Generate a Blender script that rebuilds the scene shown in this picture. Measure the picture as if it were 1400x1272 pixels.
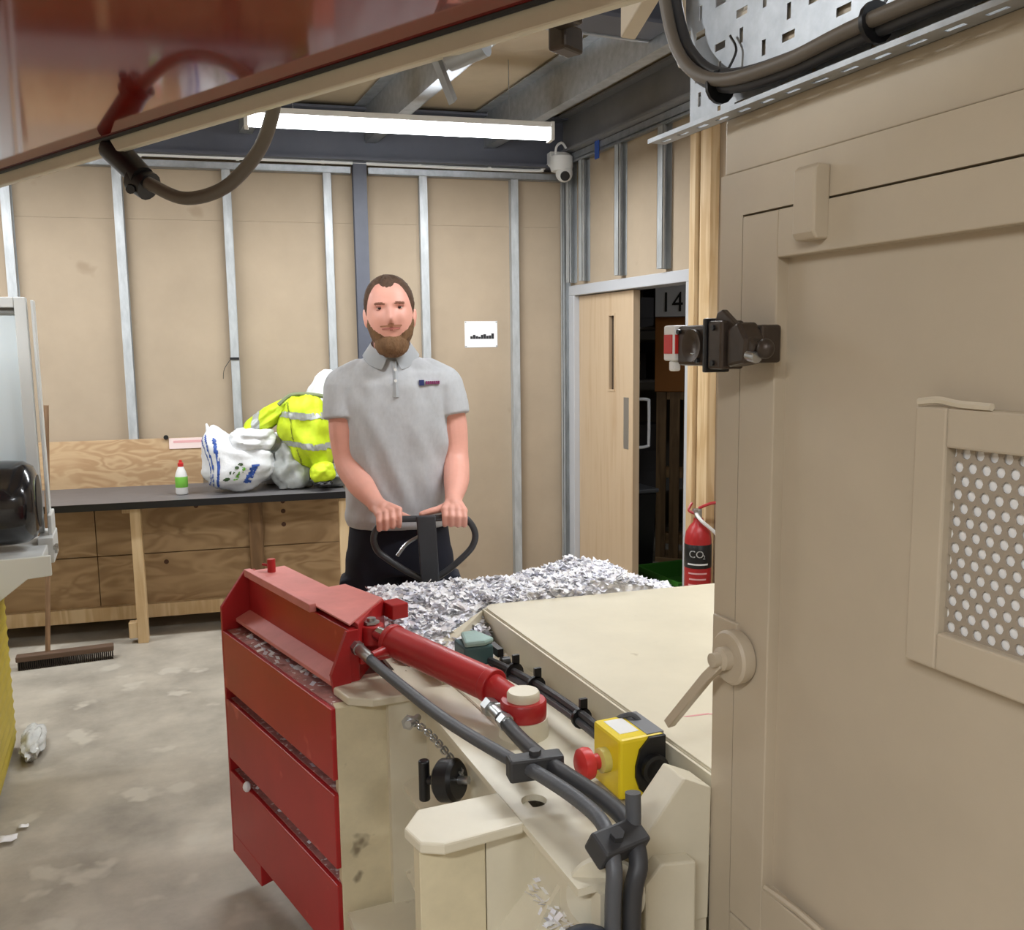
import bpy, bmesh, math, random
from mathutils import Vector, Matrix, noise
random.seed(7)
for o in list(bpy.data.objects): bpy.data.objects.remove(o)
SC = bpy.context.scene
COL = SC.collection
PI = math.pi
R = math.radians

# ---------------------------------------------------------------- camera
YAW, PITCH, ROLL, FPX = R(22.6), R(7.43), R(0.7), 1250.0
fw = Vector((math.sin(YAW)*math.cos(PITCH), math.cos(YAW)*math.cos(PITCH), -math.sin(PITCH)))
r0 = Vector((math.cos(YAW), -math.sin(YAW), 0)); u0 = r0.cross(fw)
rt = r0*math.cos(ROLL) - u0*math.sin(ROLL); up = u0*math.cos(ROLL) + r0*math.sin(ROLL)
cd = bpy.data.cameras.new('camera'); cam = bpy.data.objects.new('camera', cd); COL.objects.link(cam)
cd.sensor_fit = 'HORIZONTAL'; cd.sensor_width = 36; cd.lens = FPX/1400*36; cd.clip_start = .02
cam.matrix_world = Matrix(((rt.x, up.x, -fw.x, 0), (rt.y, up.y, -fw.y, 0), (rt.z, up.z, -fw.z, 1.62), (0, 0, 0, 1)))
SC.camera = cam

# ---------------------------------------------------------------- world and exposure (closed room: lit by battens, some of them added out of view)
w = bpy.data.worlds.new('world'); SC.world = w; w.use_nodes = True
w.node_tree.nodes['Background'].inputs[0].default_value = (.8, .85, .9, 1)
w.node_tree.nodes['Background'].inputs[1].default_value = .05
SC.view_settings.view_transform = 'Standard'; SC.view_settings.look = 'None'
SC.view_settings.gamma = 1; SC.view_settings.use_curve_mapping = False
SC.view_settings.exposure = 0.12
LAMP_W = 62.0      # watts of an ordinary fitting

# ---------------------------------------------------------------- materials
def lin(c): return tuple(((v/255)/12.92 if v/255 <= .04045 else ((v/255+.055)/1.055)**2.4) for v in c)
MATS = {}
def mat(name, rgb, rough=.5, metal=0, var=0, vscale=6, vdark=.75, bump=0, bscale=60, coat=0, spots=None, aniso=(1, 1, 1), trans=0, alpha=1):
    if name in MATS: return MATS[name]
    m = bpy.data.materials.new(name); m.use_nodes = True; nt = m.node_tree; N = nt.nodes; L = nt.links
    b = N['Principled BSDF']; c = lin(rgb) + (1,)
    b.inputs['Base Color'].default_value = c; b.inputs['Roughness'].default_value = rough; b.inputs['Metallic'].default_value = metal
    b.inputs['Coat Weight'].default_value = coat; b.inputs['Coat Roughness'].default_value = .06
    b.inputs['Transmission Weight'].default_value = trans; b.inputs['Alpha'].default_value = alpha
    tc = N.new('ShaderNodeTexCoord'); mp = N.new('ShaderNodeMapping'); mp.inputs['Scale'].default_value = aniso
    L.new(tc.outputs['Object'], mp.inputs[0])
    if var:
        n1 = N.new('ShaderNodeTexNoise'); n1.inputs['Scale'].default_value = vscale; n1.inputs['Detail'].default_value = 6; n1.inputs['Roughness'].default_value = .62
        L.new(mp.outputs[0], n1.inputs[0])
        rp = N.new('ShaderNodeValToRGB'); rp.color_ramp.elements[0].position = .3; rp.color_ramp.elements[1].position = .7
        d = tuple(x*(1-var*(1-vdark)*2) for x in c[:3]) + (1,); l = tuple(min(1, x*(1+var*.25)) for x in c[:3]) + (1,)
        rp.color_ramp.elements[0].color = d; rp.color_ramp.elements[1].color = l
        L.new(n1.outputs[0], rp.inputs[0]); col = rp.outputs[0]
        if spots:
            n2 = N.new('ShaderNodeTexNoise'); n2.inputs['Scale'].default_value = spots[1]; n2.inputs['Detail'].default_value = 3
            L.new(mp.outputs[0], n2.inputs[0]); r2 = N.new('ShaderNodeValToRGB'); r2.color_ramp.elements[0].position = spots[2]; r2.color_ramp.elements[1].position = spots[2]+.06
            mx = N.new('ShaderNodeMix'); mx.data_type = 'RGBA'; mx.inputs[7].default_value = lin(spots[0]) + (1,)
            L.new(n2.outputs[0], r2.inputs[0]); L.new(r2.outputs[0], mx.inputs[0]); L.new(col, mx.inputs[6]); col = mx.outputs[2]
        L.new(col, b.inputs['Base Color'])
    if bump:
        n3 = N.new('ShaderNodeTexNoise'); n3.inputs['Scale'].default_value = bscale; n3.inputs['Detail'].default_value = 4
        L.new(mp.outputs[0], n3.inputs[0]); bp = N.new('ShaderNodeBump'); bp.inputs['Strength'].default_value = bump; bp.inputs['Distance'].default_value = .01
        L.new(n3.outputs[0], bp.inputs['Height']); L.new(bp.outputs[0], b.inputs['Normal'])
    MATS[name] = m; return m
def wood(name, c1, c2, scale=(1, 1, 12), wscale=3, dist=6, rough=.6, knots=False):
    m = bpy.data.materials.new(name); m.use_nodes = True; nt = m.node_tree; N = nt.nodes; L = nt.links; b = N['Principled BSDF']
    tc = N.new('ShaderNodeTexCoord'); mp = N.new('ShaderNodeMapping'); mp.inputs['Scale'].default_value = scale
    wv = N.new('ShaderNodeTexNoise'); wv.inputs['Scale'].default_value = wscale; wv.inputs['Detail'].default_value = 2; wv.inputs['Distortion'].default_value = .6
    ml = N.new('ShaderNodeMath'); ml.operation = 'MULTIPLY'; ml.inputs[1].default_value = dist
    sn = N.new('ShaderNodeMath'); sn.operation = 'SINE'
    rp = N.new('ShaderNodeMapRange'); rp.inputs[1].default_value = -1; rp.inputs[2].default_value = 1
    n2 = N.new('ShaderNodeTexNoise'); n2.inputs['Scale'].default_value = 5; n2.inputs['Detail'].default_value = 5
    ad = N.new('ShaderNodeMath'); ad.operation = 'MULTIPLY'
    mx = N.new('ShaderNodeMix'); mx.data_type = 'RGBA'; mx.inputs[6].default_value = lin(c1)+(1,); mx.inputs[7].default_value = lin(c2)+(1,)
    L.new(tc.outputs['Object'], mp.inputs[0]); L.new(mp.outputs[0], wv.inputs[0]); L.new(wv.outputs[0], ml.inputs[0]); L.new(ml.outputs[0], sn.inputs[0])
    L.new(sn.outputs[0], rp.inputs[0]); L.new(rp.outputs[0], ad.inputs[0]); L.new(tc.outputs['Object'], n2.inputs[0]); L.new(n2.outputs[0], ad.inputs[1])
    a2 = N.new('ShaderNodeMath'); a2.operation = 'MULTIPLY'; a2.inputs[1].default_value = 1.7; a2.use_clamp = True
    L.new(ad.outputs[0], a2.inputs[0]); L.new(a2.outputs[0], mx.inputs[0]); L.new(mx.outputs[2], b.inputs['Base Color']); b.inputs['Roughness'].default_value = rough
    return m
def emis(name, rgb, s):
    m = bpy.data.materials.new(name); m.use_nodes = True; b = m.node_tree.nodes['Principled BSDF']
    b.inputs['Base Color'].default_value = lin(rgb)+(1,); b.inputs['Emission Color'].default_value = lin(rgb)+(1,); b.inputs['Emission Strength'].default_value = s
    return m
def island(name, cols, rough=.6):   # a colour picked per loose piece
    m = bpy.data.materials.new(name); m.use_nodes = True; nt = m.node_tree; N = nt.nodes; L = nt.links; b = N['Principled BSDF']
    g = N.new('ShaderNodeNewGeometry'); rp = N.new('ShaderNodeValToRGB'); rp.color_ramp.interpolation = 'CONSTANT'
    e = rp.color_ramp.elements; e[0].color = lin(cols[0])+(1,); e[1].position = 1/len(cols); e[1].color = lin(cols[1])+(1,)
    for i in range(2, len(cols)): x = e.new(i/len(cols)); x.color = lin(cols[i])+(1,)
    L.new(g.outputs['Random Per Island'], rp.inputs[0]); L.new(rp.outputs[0], b.inputs['Base Color']); b.inputs['Roughness'].default_value = rough
    return m
M_board = mat('wall_board', (171, 154, 132), .85, var=.3, vscale=2.2, vdark=.88, spots=((158, 140, 118), 3.5, .68))
M_backing = mat('wall_backing', (120, 104, 84), .9)
M_ceil = mat('ceiling_board', (184, 166, 140), .85, var=.3, vscale=3, vdark=.85)
M_galv = mat('galvanised_steel', (176, 180, 184), .42, .75, var=.4, vscale=22, vdark=.75)
M_galvb = mat('galvanised_stud', (186, 190, 192), .45, .3, var=.5, vscale=18, vdark=.7, aniso=(1, 1, .25))
M_steel = mat('blue_grey_steel', (84, 87, 98), .5, .1, var=.3, vscale=5, vdark=.8)
M_floor = mat('concrete', (180, 172, 158), .45, var=.7, vscale=2.6, vdark=.72, bump=.08, bscale=30, spots=((190, 183, 169), 4.5, .60))
M_cream = mat('cream_paint', (214, 206, 184), .38, var=.25, vscale=4, vdark=.86, bump=.03, bscale=40, spots=((176, 164, 138), 14, .735))
M_creamd = mat('tan_paint', (188, 174, 152), .42, var=.3, vscale=2.5, vdark=.86, bump=.03, bscale=30)
M_dirtcream = mat('scuffed_cream_paint', (212, 200, 168), .5, var=.4, vscale=7, vdark=.8, bump=.04, bscale=40, spots=((140, 128, 106), 11, .68))
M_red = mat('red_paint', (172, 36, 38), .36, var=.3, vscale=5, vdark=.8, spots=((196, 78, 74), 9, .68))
M_redtop = mat('pale_red_paint', (214, 132, 126), .6, var=.4, vscale=8, vdark=.85)  # paler red for the upper faces of the gate
M_reddirt = mat('red_paint_with_paper_dust', (186, 128, 122), .7, var=.7, vscale=26, vdark=.65, spots=((226, 216, 212), 60, .60))  # paper dust; colour also lightened to offset the shade between the bars
M_redgloss = mat('gloss_dark_red', (122, 26, 18), .09, coat=.6, var=.25, vscale=2, vdark=.8)
M_black = mat('black_rubber', (24, 24, 26), .5)
M_hose = mat('grey_hose', (78, 80, 84), .45, bump=.1, bscale=200)
M_hosed = mat('dark_hose', (52, 52, 54), .5)
M_hosew = mat('taupe_hose', (96, 88, 78), .5)
M_chrome = mat('chrome', (210, 212, 214), .16, 1)
M_pin = mat('bright_steel', (180, 182, 182), .3, .9)
M_yel = mat('yellow_plastic', (232, 206, 30), .4)
M_blk = mat('black_plastic', (20, 20, 22), .38)
M_redpl = mat('red_plastic', (206, 52, 48), .4)
M_white = mat('white_plastic', (232, 232, 230), .4)
M_paper = mat('white_paper', (238, 238, 240), .7)
M_grey = mat('light_grey_metal', (206, 208, 206), .4)
M_bronze = mat('bronze_metal', (74, 64, 56), .4, .5, var=.5, vscale=30)
M_teal = mat('teal_paint', (62, 92, 94), .5); M_tealb = mat('pale_teal_paint', (150, 178, 172), .5, var=.4, vscale=20)
M_pine = wood('pine', (214, 188, 148), (192, 160, 116), (9, 9, .7), 2.2, 16)
M_ply = wood('plywood', (196, 166, 128), (176, 142, 104), (1.6, 1, 5), 2.4, 34)
M_plyd = wood('plywood_front', (174, 144, 106), (146, 116, 80), (1.3, 1, 3.5), 2.2, 30)
M_oak = wood('door_veneer', (198, 174, 144), (186, 158, 126), (8, 8, .5), 2.4, 10, .45)
M_benchtop = mat('grey_laminate', (104, 101, 102), .45, var=.3, vscale=10)
M_skin = mat('skin', (234, 172, 155), .5, var=.3, vscale=12, vdark=.9)
M_lip = mat('lip', (186, 112, 102), .5); M_hair = mat('brown_hair', (88, 66, 50), .8, bump=.6, bscale=160, var=.6, vscale=60, aniso=(1, 1, .3))
M_beard = mat('ginger_brown_beard', (124, 92, 62), .85, bump=.7, bscale=170, var=.6, vscale=70, aniso=(1, 1, .3))
M_shirt = mat('grey_marl_cotton', (188, 191, 195), .9, var=.25, vscale=90, vdark=.9, bump=.15, bscale=14, aniso=(1, 1, .6))
M_shirtd = mat('grey_collar_cotton', (170, 174, 178), .9)
M_navy = mat('navy_cotton', (22, 26, 42), .85, var=.3, vscale=12)
M_hiv = mat('hivis_yellow', (200, 222, 34), .65, var=.4, vscale=9, vdark=.8, bump=.7, bscale=11)
M_refl = mat('reflective_tape', (168, 172, 168), .4, .3)
M_sack = mat('white_woven_sack', (226, 228, 230), .45, bump=.8, bscale=14, var=.15, vscale=10)
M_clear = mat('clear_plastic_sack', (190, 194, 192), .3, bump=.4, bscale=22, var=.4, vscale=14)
M_blue = mat('blue_print', (48, 82, 160), .6); M_green = mat('green_print', (96, 160, 40), .6); M_dgreen = mat('dark_green_print', (52, 76, 40), .6)
M_pink = mat('pink_print', (226, 170, 170), .6); M_ink = mat('black_ink', (30, 30, 34), .6)
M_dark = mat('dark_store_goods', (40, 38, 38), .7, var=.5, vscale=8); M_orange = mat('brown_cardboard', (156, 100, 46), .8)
M_shred = island('shredded_paper', [(252, 252, 254), (250, 250, 253), (254, 254, 254), (244, 244, 250), (252, 252, 253), (240, 240, 248), (250, 248, 252), (222, 224, 236)])
M_tube = emis('led_diffuser', (245, 250, 255), 14)

# ---------------------------------------------------------------- helpers
FR = {}
class MB:
    def __init__(s): s.v = []; s.f = []; s.sm = []
    def add(s, vs, fs, smooth=False):
        b = len(s.v); s.v += [tuple(v) for v in vs]
        for f in fs: s.f.append([b+i for i in f]); s.sm.append(smooth)
        return s
    def box(s, x0, x1, y0, y1, z0, z1, T=None):
        vs = [Vector((x, y, z)) for z in (z0, z1) for y in (y0, y1) for x in (x0, x1)]
        if T: vs = [T(v) for v in vs]
        return s.add(vs, [(0, 2, 3, 1), (4, 5, 7, 6), (0, 1, 5, 4), (2, 6, 7, 3), (0, 4, 6, 2), (1, 3, 7, 5)])
    def prism(s, poly, fn0, fn1):   # poly of 2-D points, fn maps to 3-D for each end
        n = len(poly); vs = [fn0(*p) for p in poly] + [fn1(*p) for p in poly]
        return s.add(vs, [tuple(range(n))[::-1], tuple(range(n, 2*n))] + [(i, (i+1) % n, n+(i+1) % n, n+i) for i in range(n)])
    def cyl(s, p0, p1, r0, r1=None, n=20, caps=True):
        r1 = r0 if r1 is None else r1; p0 = Vector(p0); p1 = Vector(p1); d = (p1-p0).normalized()
        a = d.orthogonal().normalized(); b = d.cross(a)
        vs = [p0+(a*math.cos(2*PI*i/n)+b*math.sin(2*PI*i/n))*r0 for i in range(n)] + [p1+(a*math.cos(2*PI*i/n)+b*math.sin(2*PI*i/n))*r1 for i in range(n)]
        s.add(vs, [(i, (i+1) % n, n+(i+1) % n, n+i) for i in range(n)], True)
        if caps: s.add(vs, [tuple(range(n))[::-1], tuple(range(n, 2*n))])
        return s
    def tube(s, pts, r, n=10, caps=True, smooth_path=True):
        pts = [Vector(p) for p in pts]
        if smooth_path: pts = catmull(pts)
        rs = r if callable(r) else (lambda t: r)
        up_ = None; rings = []
        for i, p in enumerate(pts):
            d = (pts[min(i+1, len(pts)-1)]-pts[max(i-1, 0)]).normalized()
            if up_ is None: up_ = d.orthogonal().normalized()
            up_ = (up_-d*up_.dot(d)).normalized(); b = d.cross(up_); rr = rs(i/(len(pts)-1))
            rings.append([p+(up_*math.cos(2*PI*k/n)+b*math.sin(2*PI*k/n))*rr for k in range(n)])
        return s.loft(rings, caps)
    def loft(s, rings, caps=True, closed=True):
        n = len(rings[0]); vs = [v for r_ in rings for v in r_]; fs = []
        for j in range(len(rings)-1):
            for i in range(n if closed else n-1): fs.append((j*n+i, j*n+(i+1) % n, (j+1)*n+(i+1) % n, (j+1)*n+i))
        s.add(vs, fs, True)
        if caps and closed: s.add(rings[0], [tuple(range(n))[::-1]]); s.add(rings[-1], [tuple(range(n))])
        return s
    def lathe(s, prof, c=(0, 0, 0), n=28, ax=None):
        c = Vector(c); ax = Vector(ax or (0, 0, 1)).normalized(); a = ax.orthogonal().normalized(); b = ax.cross(a)
        return s.loft([[c+ax*z+(a*math.cos(2*PI*i/n)+b*math.sin(2*PI*i/n))*max(r_, .0002) for i in range(n)] for r_, z in prof])
    def ell(s, c, r, nu=20, nv=14, fn=None):
        rings = []
        for j in range(nv+1):
            e = -PI/2+PI*j/nv
            rg = []
            for i in range(nu):
                a = 2*PI*i/nu; p = Vector((math.cos(e)*math.cos(a), math.cos(e)*math.sin(a), math.sin(e)))
                q = Vector((c[0]+p.x*r[0], c[1]+p.y*r[1], c[2]+p.z*r[2]))
                rg.append(fn(q, p) if fn else q)
            rings.append(rg)
        return s.loft(rings, False)
def catmull(P, k=6):
    if len(P) < 3: return P
    out = []
    for i in range(len(P)-1):
        a = P[max(i-1, 0)]; b = P[i]; c = P[i+1]; d = P[min(i+2, len(P)-1)]
        for j in range(k):
            t = j/k
            out.append(.5*((2*b)+(c-a)*t+(2*a-5*b+4*c-d)*t*t+(3*b-a-3*c+d)*t**3))
    return out+[P[-1]]
def mesh(name, mb, m, parent=None, world=False, bevel=0, loc=None, rz=0):
    vs = mb.v
    if parent is not None and world:
        inv = FR[parent.name].inverted(); vs = [tuple(inv @ Vector(v)) for v in vs]
    me = bpy.data.meshes.new(name); me.from_pydata([tuple(v) for v in vs], [], mb.f); me.materials.append(m)
    me.polygons.foreach_set('use_smooth', mb.sm); me.update()
    if not any(mb.sm) or bevel:
        pass
    bm = bmesh.new(); bm.from_mesh(me); bmesh.ops.remove_doubles(bm, verts=bm.verts, dist=1e-6) if any(mb.sm) else None
    bmesh.ops.recalc_face_normals(bm, faces=bm.faces); bm.to_mesh(me); bm.free()
    if any(mb.sm):
        try: me.set_sharp_from_angle(angle=R(42))
        except Exception: pass
    o = bpy.data.objects.new(name, me); COL.objects.link(o)
    if parent is not None: o.parent = parent; FR[o.name] = FR[parent.name].copy()
    else:
        o.location = loc or (0, 0, 0); o.rotation_euler = (0, 0, rz); FR[o.name] = Matrix.Translation(Vector(loc or (0, 0, 0))) @ Matrix.Rotation(rz, 4, 'Z')
    if bevel:
        b = o.modifiers.new('bevel', 'BEVEL'); b.width = bevel; b.segments = 2; b.limit_method = 'ANGLE'; b.angle_limit = R(40); b.harden_normals = False
    return o
def P(name, mb, m, parent, bevel=0): return mesh(name, mb, m, parent, True, bevel)      # part given in world coordinates
def PL(name, mb, m, parent, bevel=0): return mesh(name, mb, m, parent, False, bevel)    # part given in the thing's own coordinates
def share(o, parent, loc=(0, 0, 0), rot=(0, 0, 0)):
    c = o.copy(); COL.objects.link(c); c.parent = parent; c.location = loc; c.rotation_euler = rot; return c
def thing(name, label, cat, loc=(0, 0, 0), rz=0, group=None):
    o = bpy.data.objects.new(name, None); COL.objects.link(o); o.location = loc; o.rotation_euler = (0, 0, rz); o.empty_display_size = .05
    FR[o.name] = Matrix.Translation(Vector(loc)) @ Matrix.Rotation(rz, 4, 'Z')
    return tag(o, label, cat, group)
def tag(o, label, cat, group=None, kind=None):
    o['label'] = label; o['category'] = cat
    if group: o['group'] = group
    if kind: o['kind'] = kind
    return o
def struct(o, label=None, cat=None):
    o['kind'] = 'structure'
    if label: o['label'] = label
    if cat: o['category'] = cat
    return o
def textmb(txt, size, T, depth=.001):
    cu = bpy.data.curves.new('t', 'FONT'); cu.body = txt; cu.size = size; cu.extrude = depth; cu.align_x = 'CENTER'; cu.align_y = 'CENTER'; cu.resolution_u = 3
    ob = bpy.data.objects.new('t', cu); COL.objects.link(ob); dg = bpy.context.evaluated_depsgraph_get()
    me = bpy.data.meshes.new_from_object(ob.evaluated_get(dg)); mb = MB()
    mb.add([T(v.co) for v in me.vertices], [tuple(p.vertices) for p in me.polygons])
    bpy.data.objects.remove(ob); bpy.data.meshes.remove(me); bpy.data.curves.remove(cu); return mb
def remesh(o, vox, smooth=2, fac=.5):
    m = o.modifiers.new('remesh', 'REMESH'); m.mode = 'VOXEL'; m.voxel_size = vox; m.use_smooth_shade = True
    if smooth: s = o.modifiers.new('smooth', 'SMOOTH'); s.iterations = smooth; s.factor = fac

# ---------------------------------------------------------------- frames of the room
BWO = Vector((2.776, 5.664, 0)); BWA = R(-8)
BWM = Matrix.Translation(BWO) @ Matrix.Rotation(BWA, 4, 'Z')
def bw(s, d=0, z=0): return BWM @ Vector((s, -d, z))       # along the back wall from the corner, out from the wall, up
XR = 2.776
CEIL = 3.1

# ================================================================ SETTING
fl = mesh('floor', MB().box(-3.6, 7, -3.6, 7.2, -.12, 0), M_floor); struct(fl, 'mottled grey concrete floor of the workshop', 'floor')
# back wall
wb = mesh('wall_back', MB().box(-6.3, .02, .014, .1, 0, CEIL), M_backing, loc=BWO, rz=BWA); struct(wb, 'tan boarded back wall with metal studs', 'wall')
studs = [-.375, -.975, -1.575, -2.175, -2.79, -3.39, -3.99, -4.59]
edges = [.0, -.375, -1.575, -2.79, -3.99, -5.2, -6.3]
for a, b in zip(edges[1:], edges[:-1]):
    for z0, z1 in ((.003, 2.3993), (2.4003, 2.85)):
        PL('board', MB().box(a+.0015, b-.0015, 0, .0135, z0, z1), M_board, wb)
def cstud(h0, h1, w_=.05, d_=.06, t=.0025):
    m = MB()
    m.box(-w_/2, w_/2, -d_, -d_+t, h0, h1); m.box(-w_/2, -w_/2+t, -d_, -.001, h0, h1); m.box(-w_/2, w_/2, -.001-t, -.001, h0, h1); m.box(w_/2-t, w_/2, -d_, -d_+.014, h0, h1)
    return m
s0 = PL('stud', cstud(.0, 2.72), M_galvb, wb); s0.location = (studs[0], 0, 0)
for s in studs[1:]: share(s0, wb, (s, 0, 0))
PL('track', MB().box(-6.3, -1.43, -.066, -.001, 2.695, 2.70).box(-6.3, -1.43, -.066, -.0635, 2.695, 2.735), M_galv, wb)
PL('track', MB().box(-1.32, 0, -.066, -.001, 2.695, 2.70).box(-1.32, 0, -.066, -.0635, 2.695, 2.735), M_galv, wb)
PL('steel_column', MB().box(-1.418, -1.335, -.1, -.09, 0, 2.76).box(-1.384, -1.372, -.09, -.012, 0, 2.76).box(-1.418, -1.335, -.012, -.001, 0, 2.76), M_steel, wb)
tie = PL('cable_tie', MB().box(-2.205, -2.15, -.067, -.06, 1.555, 1.57).tube([(-2.2, -.068, 1.56), (-2.24, -.08, 1.5), (-2.25, -.075, 1.44)], .002, 5), M_blk, wb)
tr = mesh('trim_1', MB().box(-6.3, -.02, -.16, 0, 2.76, 2.775).box(-6.3, -.02, -.085, -.07, 2.775, 3.06).box(-6.3, -.02, -.16, 0, 3.06, 3.075), M_steel, loc=BWO, rz=BWA)
struct(tr, 'dark blue-grey steel beam along the top of the back wall', 'beam')
# right wall with the doorway
DY0, DY1, DZ = 4.139, 5.545, 1.99
wr = mesh('wall_right', MB().box(XR+.014, XR+.1, -3.6, DY0, 0, CEIL).box(XR+.014, XR+.1, DY0, DY1, DZ, CEIL).box(XR+.014, XR+.1, DY1, 5.8, 0, CEIL), M_backing)
struct(wr, 'tan boarded right wall with studs above the doorway', 'wall')
for y0, y1, z0, z1 in ((DY1, 5.66, 0, 2.86), (4.87, DY1, DZ, 2.86), (DY0, 4.87, DZ, 2.86), (2.94, DY0, 0, 2.86), (1.74, 2.94, 0, 2.86), (.5, 1.74, 0, 2.86), (-3.5, .5, 0, 2.86)):
    PL('board', MB().box(XR, XR+.0135, y0+.0015, y1-.0015, z0, z1), M_board, wr)
def rstud(y, z0, z1, w_=.05):
    m = cstud(z0, z1, w_); m.v = [(XR+v[1], y-v[0], v[2]) for v in m.v]; return m
for y, z0, w_ in ((5.62, 0, .03), (5.53, 2.03, .05), (5.345, 2.03, .05), (4.876, 2.03, .05), (4.395, 2.03, .055), (3.3, 0, .05), (2.7, 0, .05), (2.1, 0, .05)):
    PL('stud', rstud(y, z0, 2.80, w_), M_galvb, wr)
PL('track', MB().box(XR-.066, XR-.001, -3.5, 5.6, 2.795, 2.80).box(XR-.066, XR-.063, -3.5, 5.6, 2.78, 2.84), M_galv, wr)
tr2 = mesh('trim_2', MB().box(XR-.12, XR, -3.5, 5.62, 2.845, 2.86).box(XR-.06, XR-.045, -3.5, 5.62, 2.86, 3.07).box(XR-.12, XR, -3.5, 5.62, 3.07, 3.085), mat('grey_channel', (128, 128, 130), .5, .2, var=.4, vscale=4, vdark=.8))
struct(tr2, 'dark steel channel along the top of the right wall', 'beam')
PL('blue_tag', MB().box(XR-.075, XR-.069, 5.07, 5.12, 2.74, 2.85), M_blue, wr)
# timber beside the doorway
for i, (y0, y1, lab) in enumerate(((4.035, 4.085, 'narrow pine upright next to the door frame'), (3.93, 4.02, 'wide pine upright behind the fire extinguisher'))):
    t_ = mesh('trim_%d' % (3+i), MB().box(XR-.075+.02*i, XR-.001, y0, y1, 0, 2.78), M_pine, bevel=.003); struct(t_, lab, 'post')
# left and rear walls (behind the photographer)
wl = mesh('wall_left', MB().box(-3.6, -3.5, -3.6, 7.0, 0, CEIL), M_board); struct(wl, 'tan boarded left wall', 'wall')
wf = mesh('wall_front', MB().box(-3.6, XR+.1, -3.6, -3.5, 0, CEIL), M_board); struct(wf, 'tan boarded wall behind the photographer', 'wall')
# ceiling
ce = mesh('ceiling', MB().box(-3.6, 7, -3.6, 7.2, CEIL+.02, CEIL+.1), M_backing); struct(ce, 'chipboard ceiling on galvanised joists', 'ceiling')
for i in range(5):
    for j in range(4):
        x0 = -3.5+1.26*i; y0 = -3.45+2.42*j
        PL('board', MB().box(x0+.003, x0+1.257, y0+.003, y0+2.417, CEIL, CEIL+.018), M_ceil, ce)
def joist(x):
    return MB().box(x-.003, x+.003, -3.4, 5.75, 2.88, CEIL).box(x-.003, x+.07, -3.4, 5.75, 2.878, 2.884).box(x-.07, x+.003, -3.4, 5.75, 3.08, 3.086).box(x+.064, x+.07, -3.4, 5.75, 2.878, 2.9)
j0 = PL('joist', joist(0), M_galv, ce); j0.location = (2.19, 0, 0)
for x in (1.44, .69, -.06, -.81, -1.56, -2.31, -3.0): share(j0, ce, (x, 0, 0))
PL('cross_beam', MB().box(1.52, 2.18, 3.42, 3.62, 2.93, 2.945).box(1.52, 2.18, 3.5, 3.52, 2.945, 3.08), M_steel, ce)
PL('cross_beam_edge', MB().box(1.52, 2.18, 3.625, 3.645, 2.925, 2.95), M_galv, ce)
# door in the right wall
dr = bpy.data.objects.new('door_1', None); COL.objects.link(dr); dr.location = (XR, 4.85, 0); FR['door_1'] = Matrix.Translation((XR, 4.85, 0))
struct(dr, 'pale wooden double door with grey metal frame, one leaf open', 'door')
M_frame = mat('door_frame_paint', (184, 186, 190), .4)
P('frame', MB().box(XR-.03, XR+.11, DY1-.045, DY1+.03, 0, DZ-.045), M_frame, dr, .004)
P('frame', MB().box(XR-.03, XR+.11, DY0-.02, DY0+.04, 0, DZ-.045), M_frame, dr, .004)
P('frame', MB().box(XR-.03, XR+.11, DY0-.02, DY1+.03, DZ-.045, DZ+.02), M_frame, dr, .004)
LX0, LX1 = XR+.01, XR+.054
lf = P('leaf', MB().box(LX0, LX1, 4.79, 5.02, .008, 1.94).box(LX0, LX1, 5.085, 5.498, .008, 1.94).box(LX0, LX1, 5.02, 5.085, .008, 1.34).box(LX0, LX1, 5.02, 5.085, 1.80, 1.94), M_oak, dr)
P('vision_pane', MB().box(LX0+.018, LX0+.026, 5.02, 5.085, 1.34, 1.80), mat('dark_glass', (70, 58, 48), .08), lf)
P('glazing_bead', MB().box(LX0-.004, LX0+.01, 5.01, 5.021, 1.33, 1.81).box(LX0-.004, LX0+.01, 5.084, 5.095, 1.33, 1.81).box(LX0-.004, LX0+.01, 5.02, 5.085, 1.33, 1.342).box(LX0-.004, LX0+.01, 5.02, 5.085, 1.798, 1.81), M_oak, lf)
P('push_plate', MB().box(LX0-.002, LX0, 4.84, 4.90, .985, 1.30), M_pin, lf)
P('pull_handle', MB().tube([(LX1, 4.82, 1.29), (LX1+.075, 4.82, 1.285), (LX1+.085, 4.82, 1.25), (LX1+.085, 4.82, 1.03), (LX1+.075, 4.82, 1.0), (LX1, 4.82, .995)], .0095, 10), M_frame, lf)
# store room beyond the doorway
ws = mesh('wall_store', MB().box(6.2, 6.3, 3.0, 7.1, 0, CEIL).box(XR+.1, 6.3, 7.0, 7.1, 0, CEIL).box(XR+.1, 6.3, 3.0, 3.1, 0, CEIL), mat('store_wall', (96, 88, 78), .9)); struct(ws, 'dim walls of the store room beyond the doorway', 'wall')

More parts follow.
